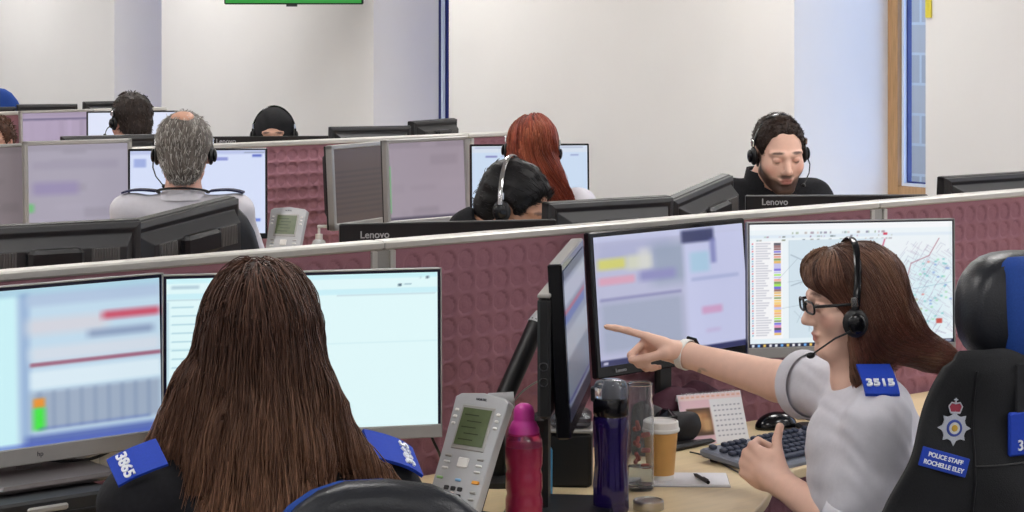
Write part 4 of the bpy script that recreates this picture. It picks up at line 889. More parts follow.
def fl(P_):
    d = (P_-V3(Hw)) @ M3; f = np.zeros_like(P_); up = np.clip((d[:, 2]-.0)/.09, 0, 1); low = np.clip((-d[:, 2]-.03)/.06, 0, 1)*np.clip((-d[:, 1]+.0)/.05, 0, 1)
    fr_ = np.clip(d[:, 1]/.05, 0, 1)*np.clip((d[:, 2]-.03)/.04, 0, 1)
    f[:, 2] = -.9+.35*low; f[:, 0] = np.tanh(d[:, 0]/.02)*up*.6; f[:, 1] = -.30*up*(1-2.6*fr_)-.22-1.25*low; return f @ M3.T
flow_hair('hair', hs_, 7500, 17, .0105, fl, .001, [(92, 64, 54), (108, 76, 62), (74, 50, 44), (126, 94, 74)], [(122, 72, 60), (98, 58, 50), (140, 88, 72)], PR['t'], off, seed=12, res=.005, lay=.004, under=(72, 44, 38), ncl=200, free=3)
epaulette(PR, -1, ROYAL, '3515', w_=.066, ln=.105, up=.064, t0=.3, lift=(-.004, -.016, .014), tsz=.028, droop=R(22))
collar_(PR, WSHIRT, .056, .078, .03, open_=.9)
headset('black headset with chrome-clipped band on the pointing woman', Hw+M @ Vector((0, .026, -.022)), M, .97, cupside=(1, -1), boom=-1, bandr=.0042, rx=.102, rz=.15, y=0, ty=.038, clx=.1, mic=((.09, .04, -.035), (.065, .088, -.068)))
g = thing('glasses', 'dark-rimmed glasses worn by the pointing woman', 'glasses', Hw); g.rotation_euler = M.to_euler(); s_ = .94
for x in (-1, 1):
    b = MB(); pts = []
    for k in range(21):
        q = 2*math.pi*k/20; pts.append(((x*.032+.0265*math.copysign(abs(math.cos(q))**.6, math.cos(q)))*s_, (.102-.1*(.0265*math.cos(q)*x+.01)*1)*s_, (.0+.0125*math.copysign(abs(math.sin(q))**.6, math.sin(q)))*s_))
    b.tube(pts, .0024, 6, caps=False).build('rim', BLACK, g)
    MB().tube([(x*.059*s_, .097*s_, .005*s_), (x*.066*s_, .094*s_, .006*s_), (x*.08*s_, .06*s_, .006*s_), (x*.086*s_, .0*s_, .004*s_), (x*.085*s_, -.02*s_, -.012*s_)], .0032, 6).build('temple_arm', BLACK, g)
    l_ = MB().lathe([(.0001, 0), (.024*s_, .0), (.024*s_, .001), (.0001, .001)], 16, caps=False).build('lens', mat('spectacle_lens', (240, 244, 250), .03, trans=1, noise=0, ior=1.05), g)
    l_.location = (x*.032*s_, .1*s_, 0); l_.rotation_euler = (R(90), 0, R(-x*5)); l_.scale = (1, .5, 1)
MB().tube([(-.007, .1*s_, .004), (0, .103*s_, .006), (.007, .1*s_, .004)], .0018, 6).build('bridge', BLACK, g)
# watch on the pointing wrist
wd_ = (PR['El'][1]-wr).normalized(); wq = Vector((0, 0, 1)).rotation_difference(wd_).to_matrix(); wp = wr+wd_*.004
wt = thing('wristwatch', 'white-strapped wristwatch on the pointing arm', 'watch', wp); wt.rotation_euler = wq.to_euler()
b = MB(); pr = []
for z, r_ in ((-.0095, .0315), (-.009, .0338), (.009, .0348), (.0095, .0325)): pr.append((r_, z))
b.lathe(pr, 28, caps=False).build('strap', mat('white_woven_strap', (236, 234, 230), .6, noise=.1, nscale=500, bump=.8, bscale=600), wt)
vu = wq.transposed() @ Vector((.1, .75, .7)); vu.z = 0; vu.normalize()
MB().box(vu*.036, (.009, .03, .028), Matrix.Rotation(math.atan2(vu.y, vu.x), 3, 'Z'), bev=.003).build('case', GLOSSB, wt, smooth=False)
tt = thing('forearm_tattoo', 'small grey tattoo beside the white watch', 'tattoo', (0, 0, 0)) if 0 else None
# ---- chair with vest
CHR = Vector((.826, 4.185, 0)); cyaw = R(24)
ch = office_chair('black and blue high-backed chair with a black vest hung on it at the right edge', CHR, cyaw, top=1.09, bw=.5, mat_=BFAB, back_off=-.25, headrest=(1.19, .27, .21, .0), tilt=3)
hr = [o for o in ch.children if o.name.startswith('headrest') and 'post' not in o.name][0]
MB().box((.03, -.044, 0), (.215, .05, .196), bev=.02).build('blue_side_panel', BLUEF, hr, ang=60)
# ---- bearded man
def pf_b(H, M, sc): return face_paint(H, M, sc, (56, 38, 30), lip=(170, 104, 96), shut=True, beard=(64, 44, 36), bs=.92)
Hb = W3(779, 152.5, 308)
PM = person('bearded person with short dark hair and headset in a black fleece looking down', Hb, R(-169), R(15), R(2), R(-176), .12, skin=(228, 184, 164), sc=1.02, top=BJACKET, seed=14, res=.0038, nb=.1, dropn=-.07, shrug=.012, shw=.14, paintf=pf_b, fat=1.05, side=.02, shres=.008)
s_ = hair_sdf(Hb, PM['M'], 1.02, .004, hairline=.098, wx=.105); short_hair(s_, Hb, PM['M'], 1.02, [(52, 38, 32), (66, 48, 40), (40, 30, 26)], PM['t'], PM['off'], 3000, .016, .0011, 3, res=.005, comb=(.1, .6, .4))
collar_(PM, BJACKET, .07, .088, .05, open_=.8); collar_(PM, WSHIRT, .06, .07, .03, open_=.5, name='shirt_collar', z=-.004)
headset('black headset with microphone on the bearded person', Hb, PM['M'], 1.02, boom=-1, rx=.086, rz=.122, mic=((.09, .04, -.06), (.06, .08, -.085)))
# ---- black-haired man bowed
Hk = W3(514, 206, 352)
PK = person('black-haired person with headset bowed low behind the flat lettered monitor back', Hk, R(-112), R(28), R(0), R(-125), .2, skin=(176, 130, 104), sc=1.0, top=BJACKET, seed=24, res=.006, nb=.1, dropn=-.06, shoulders={1: W3(470, 225, 350), -1: W3(545, 250, 338)}, paintf=pf_dark, fat=1.1, shres=.009)
s_ = hair_sdf(Hk, PK['M'], 1, .012, hairline=.088, wx=.1); short_hair(s_, Hk, PK['M'], 1, [(22, 20, 22), (32, 29, 30), (14, 13, 15)], PK['t'], PK['off'], 4500, .026, .0012, 5, res=.006, comb=(.1, .7, .1), flat=.97, jit=.1)
headset('black and chrome headset on the bowed black-haired person', Hk, rotm(R(-112), R(3), 0), 1.04, boom=0, band=CHROME, rx=.096, rz=.138, bandr=.0035)
# ---- grey-haired man from behind
Hg = W3(184, 153, 303)
PG = person('grey-haired person with thinning crown seen from behind in a white shirt', Hg, R(4), R(6), 0, R(0), .02, skin=(214, 166, 148), sc=1.03, top=WSHIRT, seed=34, res=.006, dropn=-.05, shrug=.016, fat=1.0, shres=.008)
s_ = hair_sdf(Hg, PG['M'], 1.03, .013, extra=[((0, -.06, -.045), (.062, .045, .06))])
short_hair(s_, Hg, PG['M'], 1.03, [(172, 168, 162), (200, 196, 190), (138, 132, 126), (158, 152, 146)], PG['t'], PG['off'], 5200, .026, .0016, 7, res=.006, shellcol=(112, 104, 98), comb=(0, -.4, -1), flat=.92)
s2 = SDF(); P_ = V3(Hg)+np.array(PG['M']) @ V3((.0, -.062, .107))*1.03; s2.ell(P_, (.04, .036, .018), np.array(PG['M'] @ Matrix.Rotation(R(33), 3, 'X'))); V, Fq = s2.mesh(.004)
npmesh('bald_patch', V, Fq, SKINV, PG['t'], col=np.tile(np.array(lin((206, 156, 132))), (len(V), 1)), off=PG['off'])
headset('black headset with chin microphone on the grey-haired person', Hg, PG['M'], 1.06, boom=-1, rx=.088, rz=.1, y=.03, mic=((.092, .06, -.07), (.07, .09, -.1)))
b = MB(); T = PG['T']; nk = PG['nk']; pts = [nk+T @ Vector((.082*math.cos(q), .07*math.sin(q)-.008, .012+.018*-math.sin(q)))-Vector(PG['off']) for q in [R(10)-R(200)*k/16 for k in range(17)]]
b.tube(pts, .0075, 8, flat=.5).build('lanyard', BLACK, PG['t']); collar_(PG, WSHIRT, .06, .08, .035, open_=.7)
for s_ in (1, -1): epaulette(PG, s_, mat('navy_slide', (26, 30, 66), .7), None, w_=.055, ln=.11, up=.06)
office_chair('dark office chair behind the grey-haired person', (Hg.x-.06, Hg.y-.02), R(33), top=1.15, bw=.36, mat_=LEATHER, back_off=-.29)
# ---- red-haired woman from behind
Hr = W3(532, 150, 262)
PD = person('red-haired person with headset seen from behind in a white shirt', Hr, R(-4), R(10), R(4), R(-8), .05, side=-.06, shoulders={1: W3(580, 200, 262)+Vector((0, 0, 0)), -1: W3(508, 208, 262)}, skin=(226, 184, 166), sc=.98, top=WSHIRT, seed=44, res=.008, shres=.009, fat=1.05)
M = PD['M']; M3 = np.array(M); P = lambda x, y, z: V3(Hr)+V3((x, y, z))
hs_ = SDF(); hs_.ell(V3(Hr)+M3 @ V3((0, -.014, .034)), V3((.086, .106, .096)), M3, .02)
for c_, r_ in (((.0, -.04, -.03), (.08, .075, .09)), ((.035, -.075, -.1), (.075, .06, .08)), ((.075, -.08, -.165), (.06, .05, .05))): hs_.ell(P(*c_), V3(r_), None, .03)
hs_.ell(V3(Hr)+M3 @ V3((0, .12, -.05)), V3((.07, .09, .12)), M3, .015, True)
def fl(P_):
    d = P_-V3(Hr); f = np.zeros_like(P_); f[:, 2] = -1; up = np.clip((d[:, 2]-.02)/.1, 0, 1); dn = np.clip(-d[:, 2]/.1, 0, 1); f[:, 0] = np.tanh(d[:, 0]/.02)*up*.2+.5*dn+.25*(1-up); f[:, 1] = -.5*up; return f
flow_hair('hair', hs_, 3000, 16, .013, fl, .0024, [(140, 66, 46), (120, 50, 36), (98, 40, 30), (166, 94, 66)], [(146, 60, 38), (112, 42, 30), (166, 82, 54)], PD['t'], PD['off'], seed=22, res=.008, lay=.01, under=(88, 38, 28), ncl=90)
headset('black headset with bright band on the red-haired person', Hr, M, 1.0, boom=0, rx=.097, rz=.132, y=.0, ty=.02, clx=.098, bandr=.0045)
# ---- short-haired man top left
Hs = W3(131, 121, 221)
PS = person('short dark-haired person with headset seen from behind in a white collar at far left', Hs, R(38), R(4), 0, R(25), .05, skin=(206, 152, 132), sc=1.02, top=WSHIRT, seed=54, res=.008, shres=.01, fat=1.1)
s_ = hair_sdf(Hs, PS['M'], 1.02, .01, extra=[((0, -.07, -.045), (.05, .035, .05))]); short_hair(s_, Hs, PS['M'], 1.02, [(56, 46, 42), (72, 60, 54), (42, 36, 34)], PS['t'], PS['off'], 1500, .022, .002, 13, res=.008, comb=(0, -.3, -.8)); collar_(PS, WSHIRT, .062, .078, .05, open_=.5)
headset('small black headset on the short-haired person at far left', Hs, PS['M'], 1.05, boom=-1, rx=.088, rz=.12, mic=((.095, .05, -.04), (.08, .09, -.055)))
# ---- woman in a headscarf
Hj = W3(274, 134, 205)
PJ = person('person in a black headscarf whose eyes show over the monitor back', Hj, R(182), R(10), 0, R(180), .08, skin=(196, 152, 130), sc=1.0, top=BJACKET, seed=64, res=.006, shres=.01, paintf=lambda H, M, sc: face_paint(H, M, sc, (40, 30, 28)))
s_ = SDF(); M3 = np.array(PJ['M']); P = lambda x, y, z: V3(Hj)+M3 @ V3((x, y, z))
s_.ell(P(0, -.022, .03), (.094, .108, .105), M3, .02); s_.ell(P(0, -.02, -.06), (.088, .09, .12), M3, .03); s_.cone(P(0, -.02, -.1), V3(PJ['nk']), .085, .12, .03); s_.ell(P(0, .13, -.022), (.058, .1, .073), M3, .01, True)
V, Fq = s_.mesh(.007, noise=.004, nf=40); npmesh('headscarf', V, Fq, HIJAB, PJ['t'], off=PJ['off'])
headset('thin black headset over the black headscarf', Hj, PJ['M'], 1.15, boom=-1, rx=.092, rz=.118)
# ---- person cut by the left edge
He = W3(-5, 143, 212)
PE = person('brown-haired person cut by the left edge behind a silver monitor', He, R(176), R(2), 0, R(180), .08, skin=(214, 166, 146), sc=1.0, top=WSHIRT, seed=74, res=.007, shres=.011, paintf=pf_dark)
s_ = hair_sdf(He, PE['M'], 1, .01, hairline=.098, wx=.095); short_hair(s_, He, PE['M'], 1, [(84, 56, 42), (70, 46, 36), (98, 66, 48)], PE['t'], PE['off'], 1200, .03, .002, 15, res=.008, comb=(.6, .3, -.2))
for P_, lb, mt in ((PW, None, None), (PM, 'dark office chair under the bearded person', BFAB), (PK, 'dark office chair under the bowed black-haired person', BFAB), (PD, 'low dark office chair under the red-haired person', BFAB), (PS, 'dark office chair under the short-haired person', BFAB), (PJ, 'dark office chair under the person in a headscarf', BFAB), (PE, 'dark office chair under the person at the left edge', BFAB)):
    if lb: ty = math.atan2(-P_['f'].x, P_['f'].y); office_chair(lb, (P_['pel'].x, P_['pel'].y), ty, top=.9, mat_=mt)
p = W3(0, 100, 165); office_chair('blue-backed chair rising over the monitors at the far left edge', (p.x+.16, p.y-.25), R(-10), top=ZT(84, 165), bw=.42, mat_=BLUEF)
# ---------------------------------------------------------------- black vest hung on the chair
ct_, st_ = math.cos(cyaw), math.sin(cyaw)
VB = CHR+Vector((st_*.33, -ct_*.33, 0))
def vx(px, back=.03):
    q = (px-512)/F; bx, by = VB.x+st_*back, VB.y-ct_*back; return (q*by-bx)/(ct_-q*st_)
def vz(x, py, back=.03): Y = VB.y-ct_*back+x*st_; return CH-(py-HY)/(F/Y)
vest = thing('vest', 'black uniform vest with star badge hung over the back of the right-hand chair', 'vest', (VB.x, VB.y, .52), cyaw)
def vy(x, z): return -.012-.045*(1-min(1, (x/.37)**2))-.006*math.sin(z*31+x*9)-.004*math.sin(x*40+z*7)
NU, NV = 44, 40; vs = []
for j in range(NV+1):
    v = j/NV; z = 1.135-.6*v
    xl = -(.215+.115*min(1, v*2.1)+.02*v) if v > .04 else -.2-.015*v/.04
    for i in range(NU+1):
        u = i/NU; x = xl+(-2*xl)*u; zz = z-(.018*math.cos(math.pi*min(1, abs(x)/.12))+.018)*(1-v)**3 if abs(x) < .12 else z
        vs.append((x, vy(x, z)+(.1 if 0 else 0)+.16*max(0, .06-v)*1.2, zz-.52))
fs = [(j*(NU+1)+i, j*(NU+1)+i+1, (j+1)*(NU+1)+i+1, (j+1)*(NU+1)+i) for j in range(NV) for i in range(NU)]
o = MB().raw(vs, [f[::-1] for f in fs]).build('vest_back', VESTM, vest); so = o.modifiers.new('solid', 'SOLIDIFY'); so.thickness = .022; so.offset = -1
b = MB()
for px0 in (968,):
    x = vx(px0); b.tube([(x, vy(x, z)-.002, z-.52) for z in [1.1-.05*k for k in range(11)]], .0022, 6)
b.tube([(x, vy(x, .93)-.001, .93-.52) for x in [vx(968)+.02*k for k in range(12)]], .002, 6); b.build('seam', BLACK, vest)
def onv(px, py, lift=.004):
    x = vx(px); z = vz(x, py); return Vector((x, vy(x, z)-lift, z-.52))
def vrot(roll=0, x=0): return (R(90), R(roll), 0)
# badge: eight-pointed star, ringed centre and crown
c_ = onv(951, 427); bd = bpy.data.objects.new('badge', None); C.objects.link(bd); bd.parent = vest; bd.location = c_; bd.rotation_euler = (R(90), R(4), R(-10))
pts = []
for k in range(32):
    a_ = math.pi*2*k/32; r_ = .0305 if k % 4 == 0 else (.0225 if k % 4 == 2 else .0235); r_ = r_ if k % 8 else .032; pts.append((r_*math.sin(a_), r_*math.cos(a_)))
SILVT = mat('silver_thread', (190, 194, 204), .5, .3, noise=.15, nscale=700)
MB().prism(pts, 0, .003).build('star', SILVT, bd, smooth=False)
b = MB().tor((0, 0, .0035), .0125, .0026, 28, 6).build('badge_ring', mat('blue_enamel', (60, 80, 160), .4), bd)
MB().lathe([(.0105, .003), (.0105, .0045), (.001, .005)], 20).build('badge_disc', mat('pale_enamel', (214, 214, 206), .4), bd)
MB().lathe([(.0062, .0045), (.0055, .0058), (.001, .006)], 14).build('badge_centre', mat('gold_thread', (212, 172, 70), .45, .4), bd)
MB().prism([(-.009, .026), (.009, .026), (.0125, .04), (.006, .0445), (0, .0465), (-.006, .0445), (-.0125, .04)], 0, .003).build('crown_cap', mat('red_enamel', (150, 50, 70), .5), bd, smooth=False)
MB().tube([(-.009, .027, .003), (.009, .027, .003)], .0018, 6).tube([(-.009, .027, .003), (-.013, .038, .003), (-.008, .045, .003), (0, .043, .003), (.008, .045, .003), (.013, .038, .003), (.009, .027, .003)], .0014, 6).tube([(0, .043, .003), (0, .053, .003)], .0014, 6).tube([(-.0035, .05, .003), (.0035, .05, .003)], .0013, 6).build('crown', SILVT, bd)
# name strip, slide, strap
x = vx(938); n_ = MB().box((0, 0, 0), (.094, .034, .005), bev=.001).build('name_strip', ROYAL, vest, smooth=False); n_.location = onv(938, 460, .005); n_.rotation_euler = (R(90), R(17), R(-8))
text('POLICE STAFF', 'lettering', .0112, WHITET, n_, (0, .0065, .003), (0, 0, 0), bold=.0003, ext=.0006); text('ROCHELLE ELEY', 'lettering', .0112, WHITET, n_, (0, -.0075, .003), (0, 0, 0), bold=.0003, ext=.0006)
o = MB().box((0, 0, 0), (.045, .15, .006), bev=.003).build('shoulder_strap', BFAB, vest, smooth=False); o.location = onv(1016, 402, .006); o.rotation_euler = (R(90), 0, 0)
q = MB().lathe([(.006, 0), (.006, .002), (.001, .004)], 14).build('strap_button', DGREY, o); q.location = (0, .05, .003)
o = MB().box((0, 0, 0), (.085, .078, .009), bev=.003).build('shoulder_slide', ROYAL, vest, smooth=False); o.location = onv(1018, 430, .012); o.rotation_euler = (R(90), 0, 0)
text('3515', 'lettering', .026, WHITET, o, (0, -.021, .005), (0, 0, 0), bold=.0006, ext=.0008)
# ---------------------------------------------------------------- things on the front desk
def DP(px, py, z=DZ): s = (py-HY)/(CH-z); p = W3(px, py, s); return Vector((p.x, p.y, z)), s
PINK = mat('pink_translucent_plastic', (240, 90, 160), .2, trans=.85, noise=.02, coat=.3)
PINKC = mat('magenta_cap', (206, 62, 160), .35, noise=.02, coat=.2)
DRINK = mat('red_drink', (190, 24, 60), .3, trans=.2, noise=.02)
p, s_ = DP(524, 524)
t = thing('drinking_bottle', 'pink plastic bottle of red drink with a magenta domed cap', 'bottle', p)
MB().lathe([(.001, .0), (.034, .0), (.037, .006), (.037, .05), (.034, .062), (.037, .074), (.0365, .1), (.034, .11), (.037, .12), (.0375, .15), (.036, .168), (.03, .184), (.0225, .192)], 32, caps=False).build('bottle_body', PINK, t, ang=60)
MB().lathe([(.001, .002), (.032, .003), (.034, .01), (.034, .05), (.031, .062), (.034, .074), (.0335, .1), (.031, .11), (.034, .12), (.0345, .15), (.0344, .155), (.001, .155)], 28, caps=False).build('drink', DRINK, t, ang=60)
MB().lathe([(.031, .178), (.0305, .19), (.024, .203), (.021, .206), (.021, .209), (.0205, .226), (.017, .234), (.009, .239), (.001, .24)], 28, caps=False, fx=lambda r, z, q: r*(1+.015*math.sin(20*q)) if .2 < z < .225 else r).build('cap', PINKC, t, ang=60)
p, s_ = DP(611, 512)
t = thing('drinking_bottle', 'dark purple ribbed sports bottle with clear flip lid', 'bottle', p)
PURP = mat('dark_purple_plastic', (34, 18, 92), .16, trans=.35, noise=.02, coat=.4)
MB().lathe([(.001, 0), (.034, 0), (.0365, .008), (.0365, .06), (.033, .1), (.0345, .14), (.037, .17), (.037, .19), (.033, .2)], 60, caps=False, fx=lambda r, z, q: r*(1-.045*max(0, math.sin(9*q+z*8))*(1 if .012 < z < .17 else 0))).build('bottle_body', PURP, t, ang=70)
MB().lathe([(.034, .196), (.0365, .2), (.0365, .226), (.033, .234), (.0, .234)], 36, caps=False).build('collar', GLOSSB, t)
CLEAR = mat('clear_plastic', (236, 240, 246), .06, trans=.92, noise=0, ior=1.25)
MB().lathe([(.034, .232), (.0355, .24), (.0355, .256), (.031, .265), (.022, .269), (.001, .27)], 36, caps=False).lathe([(.031, .234), (.032, .255), (.02, .264), (.001, .265)], 36, caps=False).build('flip_lid', CLEAR, t)
MB().lathe([(.012, .234), (.012, .25), (.007, .258), (.001, .258)], 16).build('spout', mat('smoky_plastic', (90, 90, 96), .3, trans=.3), t)
MB().box((-.036, 0, .24), (.01, .022, .03), bev=.003).build('hinge', BLACK, t, smooth=False)
p, s_ = DP(640, 489)
t = thing('glass_bottle', 'clear open-topped glass bottle beside the paper cup', 'bottle', p)
GL = mat('bottle_glass', (238, 242, 244), .03, trans=.95, noise=0, ior=1.3)
MB().lathe([(.001, .0), (.028, .0), (.03, .008), (.03, .17), (.028, .182), (.0265, .19), (.0265, .222), (.028, .224), (.0265, .226), (.024, .224), (.024, .19), (.0262, .18), (.0272, .17), (.0272, .012), (.001, .01)], 36, caps=False).build('bottle_body', GL, t)
MB().lathe([(.001, .012), (.0262, .013), (.0262, .05), (.001, .05)], 24, caps=False).build('water', mat('water', (225, 232, 236), .02, trans=.95, noise=0, ior=1.2), t)
b = MB()
for k in range(9): b.box((.012*math.cos(k*2.1), .012*math.sin(k*2.1), .05+.011*k), (.02, .008, .01), Matrix.Rotation(k*.9, 3, 'X') @ Matrix.Rotation(k, 3, 'Z'), bev=.002)
b.build('fruit_pieces', mat('red_fruit', (176, 84, 72), .5, noise=.3, nscale=90), t, smooth=False)
p, s_ = DP(648.5, 509); o = MB().lathe([(.001, .0), (.031, .0), (.0318, .0015), (.0318, .017), (.030, .0195), (.027, .0195), (.026, .0178), (.001, .0178)], 40, caps=False).build('steel_lid', STEEL, None); o.location = p; tag(o, 'round brushed steel lid lying in front of the glass bottle', 'lid')
p, s_ = DP(661, 481)
t = thing('paper_cup', 'tan paper coffee cup with white lid on the desk', 'cup', p)
MB().lathe([(.001, .003), (.026, .003), (.0265, 0), (.0275, .003), (.0368, .115), (.0375, .117)], 40, caps=False).build('cup_body', mat('tan_paper_cup', (206, 158, 92), .6, noise=.03), t, ang=60)
MB().lathe([(.0383, .108), (.0405, .11), (.0405, .115), (.0385, .117), (.0375, .13), (.034, .1325), (.033, .129), (.001, .128)], 40, caps=False).build('cup_lid', WHITEP, t)
MB().lathe([(.0275, 0), (.0282, .001), (.0292, .016), (.0283, .016)], 40, caps=False).build('cup_foot', WHITEP, t)
p, s_ = DP(684, 481); t = thing('notepad', 'white notepad under the pen beside the paper cup', 'notepad', p, R(-8))
MB().box((0, 0, .003), (.19, .12, .006), Matrix.Rotation(R(6), 3, 'Z'), bev=.001).build('pages', PAPER, t, smooth=False)
MB().box((0, .0, .0008), (.194, .124, .0016), Matrix.Rotation(R(6), 3, 'Z')).build('back_card', mat('grey_card', (150, 150, 156), .7), t, smooth=False)
p, s_ = DP(701, 478, DZ+.0105); t = thing('pen', 'short black pen lying on the white notepad', 'pen', p, R(105)); MB().tube([(-.045, 0, 0), (.03, 0, 0), (.04, 0, 0), (.047, 0, 0)], [.0042, .0042, .002, .0006], 10).build('barrel', BLACK, t); MB().box((-.03, 0, .0055), (.03, .0025, .0015)).build('clip', DGREY, t, smooth=False)
# tent calendar
p, s_ = DP(718, 444); t = thing('desk_calendar', 'small tent calendar with a cat picture leaning by the keyboard', 'calendar', p, R(24))
Rt = Matrix.Rotation(R(-22), 3, 'X'); Rb = Matrix.Rotation(R(22), 3, 'X'); hC = .122
MB().box(Rt @ Vector((0, 0, hC/2)), (.172, .0015, hC), Rt).build('front_page', PAPER, t, smooth=False)
MB().box(Vector((0, .0915, 0))+Rb @ Vector((0, 0, hC/2)), (.172, .0015, hC), Rb).build('back_page', PAPER, t, smooth=False)
a = canvas(66, 96, (232, 232, 236)); rect(a, 0, 0, .48, 1, (232, 196, 206), .02); rect(a, .02, .0, 1, .12, (238, 214, 214), .02)
rect(a, .1, .28, .47, .82, (96, 74, 60), .02); rect(a, .14, .36, .44, .7, (176, 128, 86), .12); rect(a, .18, .4, .3, .56, (214, 170, 120), .08); rect(a, .32, .5, .45, .74, (200, 160, 116), .08); rect(a, .2, .46, .23, .5, (40, 30, 26), .02)
for r_ in range(7):
    for c2 in range(7): rect(a, .53+c2*.064, .24+r_*.1, .565+c2*.064, .265+r_*.1, (130, 134, 150), .012, .75)
for k in range(12): rect(a, .05+k*.08, .04, .1+k*.08, .07, (226, 150, 110), .01, .6)
h, ww = a.shape[:2]; X = np.linspace(-.085, .085, ww); Z = np.linspace(hC-.002, .002, h); GX, GZ = np.meshgrid(X, Z); V = np.stack([GX, 0*GX-.0012, GZ], -1).reshape(-1, 3) @ np.array(Rt).T; I = np.arange(h*ww).reshape(h, ww)
Fq = np.stack([I[1:, :-1], I[1:, 1:], I[:-1, 1:], I[:-1, :-1]], -1).reshape(-1, 4); c = a/255; c = np.where(c <= .04045, c/12.92, ((c+.055)/1.055)**2.4).reshape(-1, 3)
npmesh('printed_sheet', V, Fq, mat('printed_paper', (230, 230, 230), .7, noise=0, vcol=True), t, col=c)
b = MB()
for k in range(16): q = Rt @ Vector((-.07+k*.0093, 0, hC)); b.tor((q.x, q.y+.001, q.z+.001), .004, .0007, 8, 4, Matrix.Rotation(R(90), 3, 'Y'))
b.build('spiral_binding', CHROME, t)
# keyboard
t = thing('keyboard', 'dark keyboard with grey frame under the resting hand', 'keyboard', (.653, 4.908, DZ), R(43))
tk = Matrix.Rotation(R(6), 3, 'X')
MB().box((0, 0, .013), (.46, .185, .018), tk, bev=.005).build('frame', mat('slate_grey_plastic', (120, 126, 140), .45, noise=.03), t, smooth=False)
MB().box((-.19, .07, .008), (.03, .02, .022)).box((.19, .07, .008), (.03, .02, .022)).build('foot', BLACK, t, smooth=False)
km = MB().box((0, 0, 0), (.0155, .0155, .009), bev=.002).build('key', mat('dark_blue_grey_key', (52, 58, 76), .5, noise=.03), t, smooth=False); wide = MB().box((0, 0, 0), (.1, .0155, .009), bev=.002).build('space_key', MATS['dark_blue_grey_key'], t, smooth=False)
def kp(x, y): return tk @ Vector((x, y, .012))+Vector((0, 0, .016))
first = True
for r_ in range(6):
    for k in range(21):
        x = -.21+k*.0205+(0, .004, .008, 0, 0, 0)[r_]*(k < 14); y = -.068+r_*.026+(.006 if r_ == 5 else 0)
        if k in (15,) or (r_ == 0 and 3 <= k <= 8) or (r_ in (1, 2) and k > 15 and k < 18) or (r_ == 5 and k in (1, 6, 11)) : continue
        o = km if first else km.copy()
        if not first: C.objects.link(o); o.parent = t
        first = False; o.location = kp(x, y); o.rotation_euler = (R(6), 0, 0)
wide.location = kp(-.098, -.068); wide.rotation_euler = (R(6), 0, 0)
# mouse
p, s_ = DP(776, 428); t = thing('computer_mouse', 'black computer mouse behind the keyboard', 'mouse', p, R(-62))
s2 = SDF(); s2.ell((0, 0, .004), (.033, .058, .036), None, .01); V, Fq = s2.mesh(.003, clip=lambda X, Y, Z: -Z+0*X+0*Y); npmesh('mouse_body', V, Fq, GLOSSB, t)
MB().tube([(-.004, .03, .0335), (.004, .03, .0335)], .006, 12).build('scroll_wheel', DGREY, t)
# desk phones
def phone(label, loc, rz, tilt, w_, h_, group=None):
    t = thing('desk_phone', label, 'phone', loc, rz, group); T = Matrix.Rotation(-tilt, 3, 'X')
    def q(x, y, z): return T @ Vector((x, y, z))+Vector((0, 0, .03))
    ol = [(-w_/2, 0), (w_/2, 0), (w_/2+.002, h_*.6), (w_/2+.006, h_*.97), (w_/2-.006, h_), (0, h_+.006), (-w_/2+.006, h_), (-w_/2-.006, h_*.97), (-w_/2-.002, h_*.6)]
    Mx = Matrix.Translation((0, 0, .03)) @ (T @ Matrix.Rotation(R(90), 3, 'X')).to_4x4()
    MB().prism(ol, -.011, .011, Mx).build('phone_body', LSILVER, t, smooth=False, bev=.003)
    o = MB().box(q(0, -.0115, h_*.73), (w_*.68, .003, h_*.36), T, bev=.002).build('screen_surround', SILVER, t, smooth=False)
    MB().box(q(0, -.0135, h_*.735), (w_*.58, .002, h_*.30), T).build('phone_screen', mat('green_lcd', (92, 104, 72), .3, noise=.08, nscale=60), t, smooth=False)
    b = MB()
    for k in range(5): b.box(q(-w_*.08+.01*(k % 2), -.0147, h_*(.83-.05*k)), (w_*.3, .0006, .0022), T)
    b.build('screen_text', mat('dark_green_lcd_text', (54, 64, 40), .5), t, smooth=False)
    def btn(x, z, c_, wx=.011, wz=.0055, n='button'): MB().box(q(x, -.0125, z), (wx, .004, wz), T, bev=.0015).build(n, c_, t, smooth=False)
    for sx_ in (-1, 1):
        for k in range(3): btn(sx_*w_*.43, h_*(.86-.055*k), WHITEP, .01, .006, 'line_button')
        for k in range(3): btn(sx_*w_*.33, h_*(.49-.05*k), LABELW if k else ALU, .016, .005, 'soft_button')
    btn(0, h_*.45, WHITEP, .026, .02, 'navigation_button')
    for r_ in range(4):
        for k in range(3): btn((k-1)*.0165-.006, h_*(.24-.055*r_), DGREY if r_ < 3 else ALU, .012, .0085, 'number_key')
    btn(-w_*.38, h_*.31, mat('pale_green_button', (150, 190, 130), .5), .016); btn(w_*.36, h_*.31, mat('orange_button', (232, 160, 60), .5), .018, .007); btn(0, h_*.31, mat('pale_blue_button', (130, 180, 220), .5), .014)
    for k in range(4): btn(w_*.36, h_*(.23-.055*k), ALU, .014, .005, 'soft_button')
    for k in range(3): btn(-w_*.4, h_*(.23-.055*k), ALU, .012, .005, 'soft_button')
    text('NORTEL', 'lettering', .007, NAVYT, t, q(0, -.0115, h_*.965), (R(90)-tilt, 0, 0))
    MB().box((0, .05, .012), (w_*.95, .16, .024), bev=.006).box(q(0, .03, h_*.3), (w_*.6, .04, h_*.5), T, bev=.006).build('phone_foot', BLACK, t, smooth=False)
    return t
ph = Vector(W3(486, 385, 505)); rz = R(-37); hh = .25; tl = R(27)
fx, fy = math.sin(tl)*hh, 0
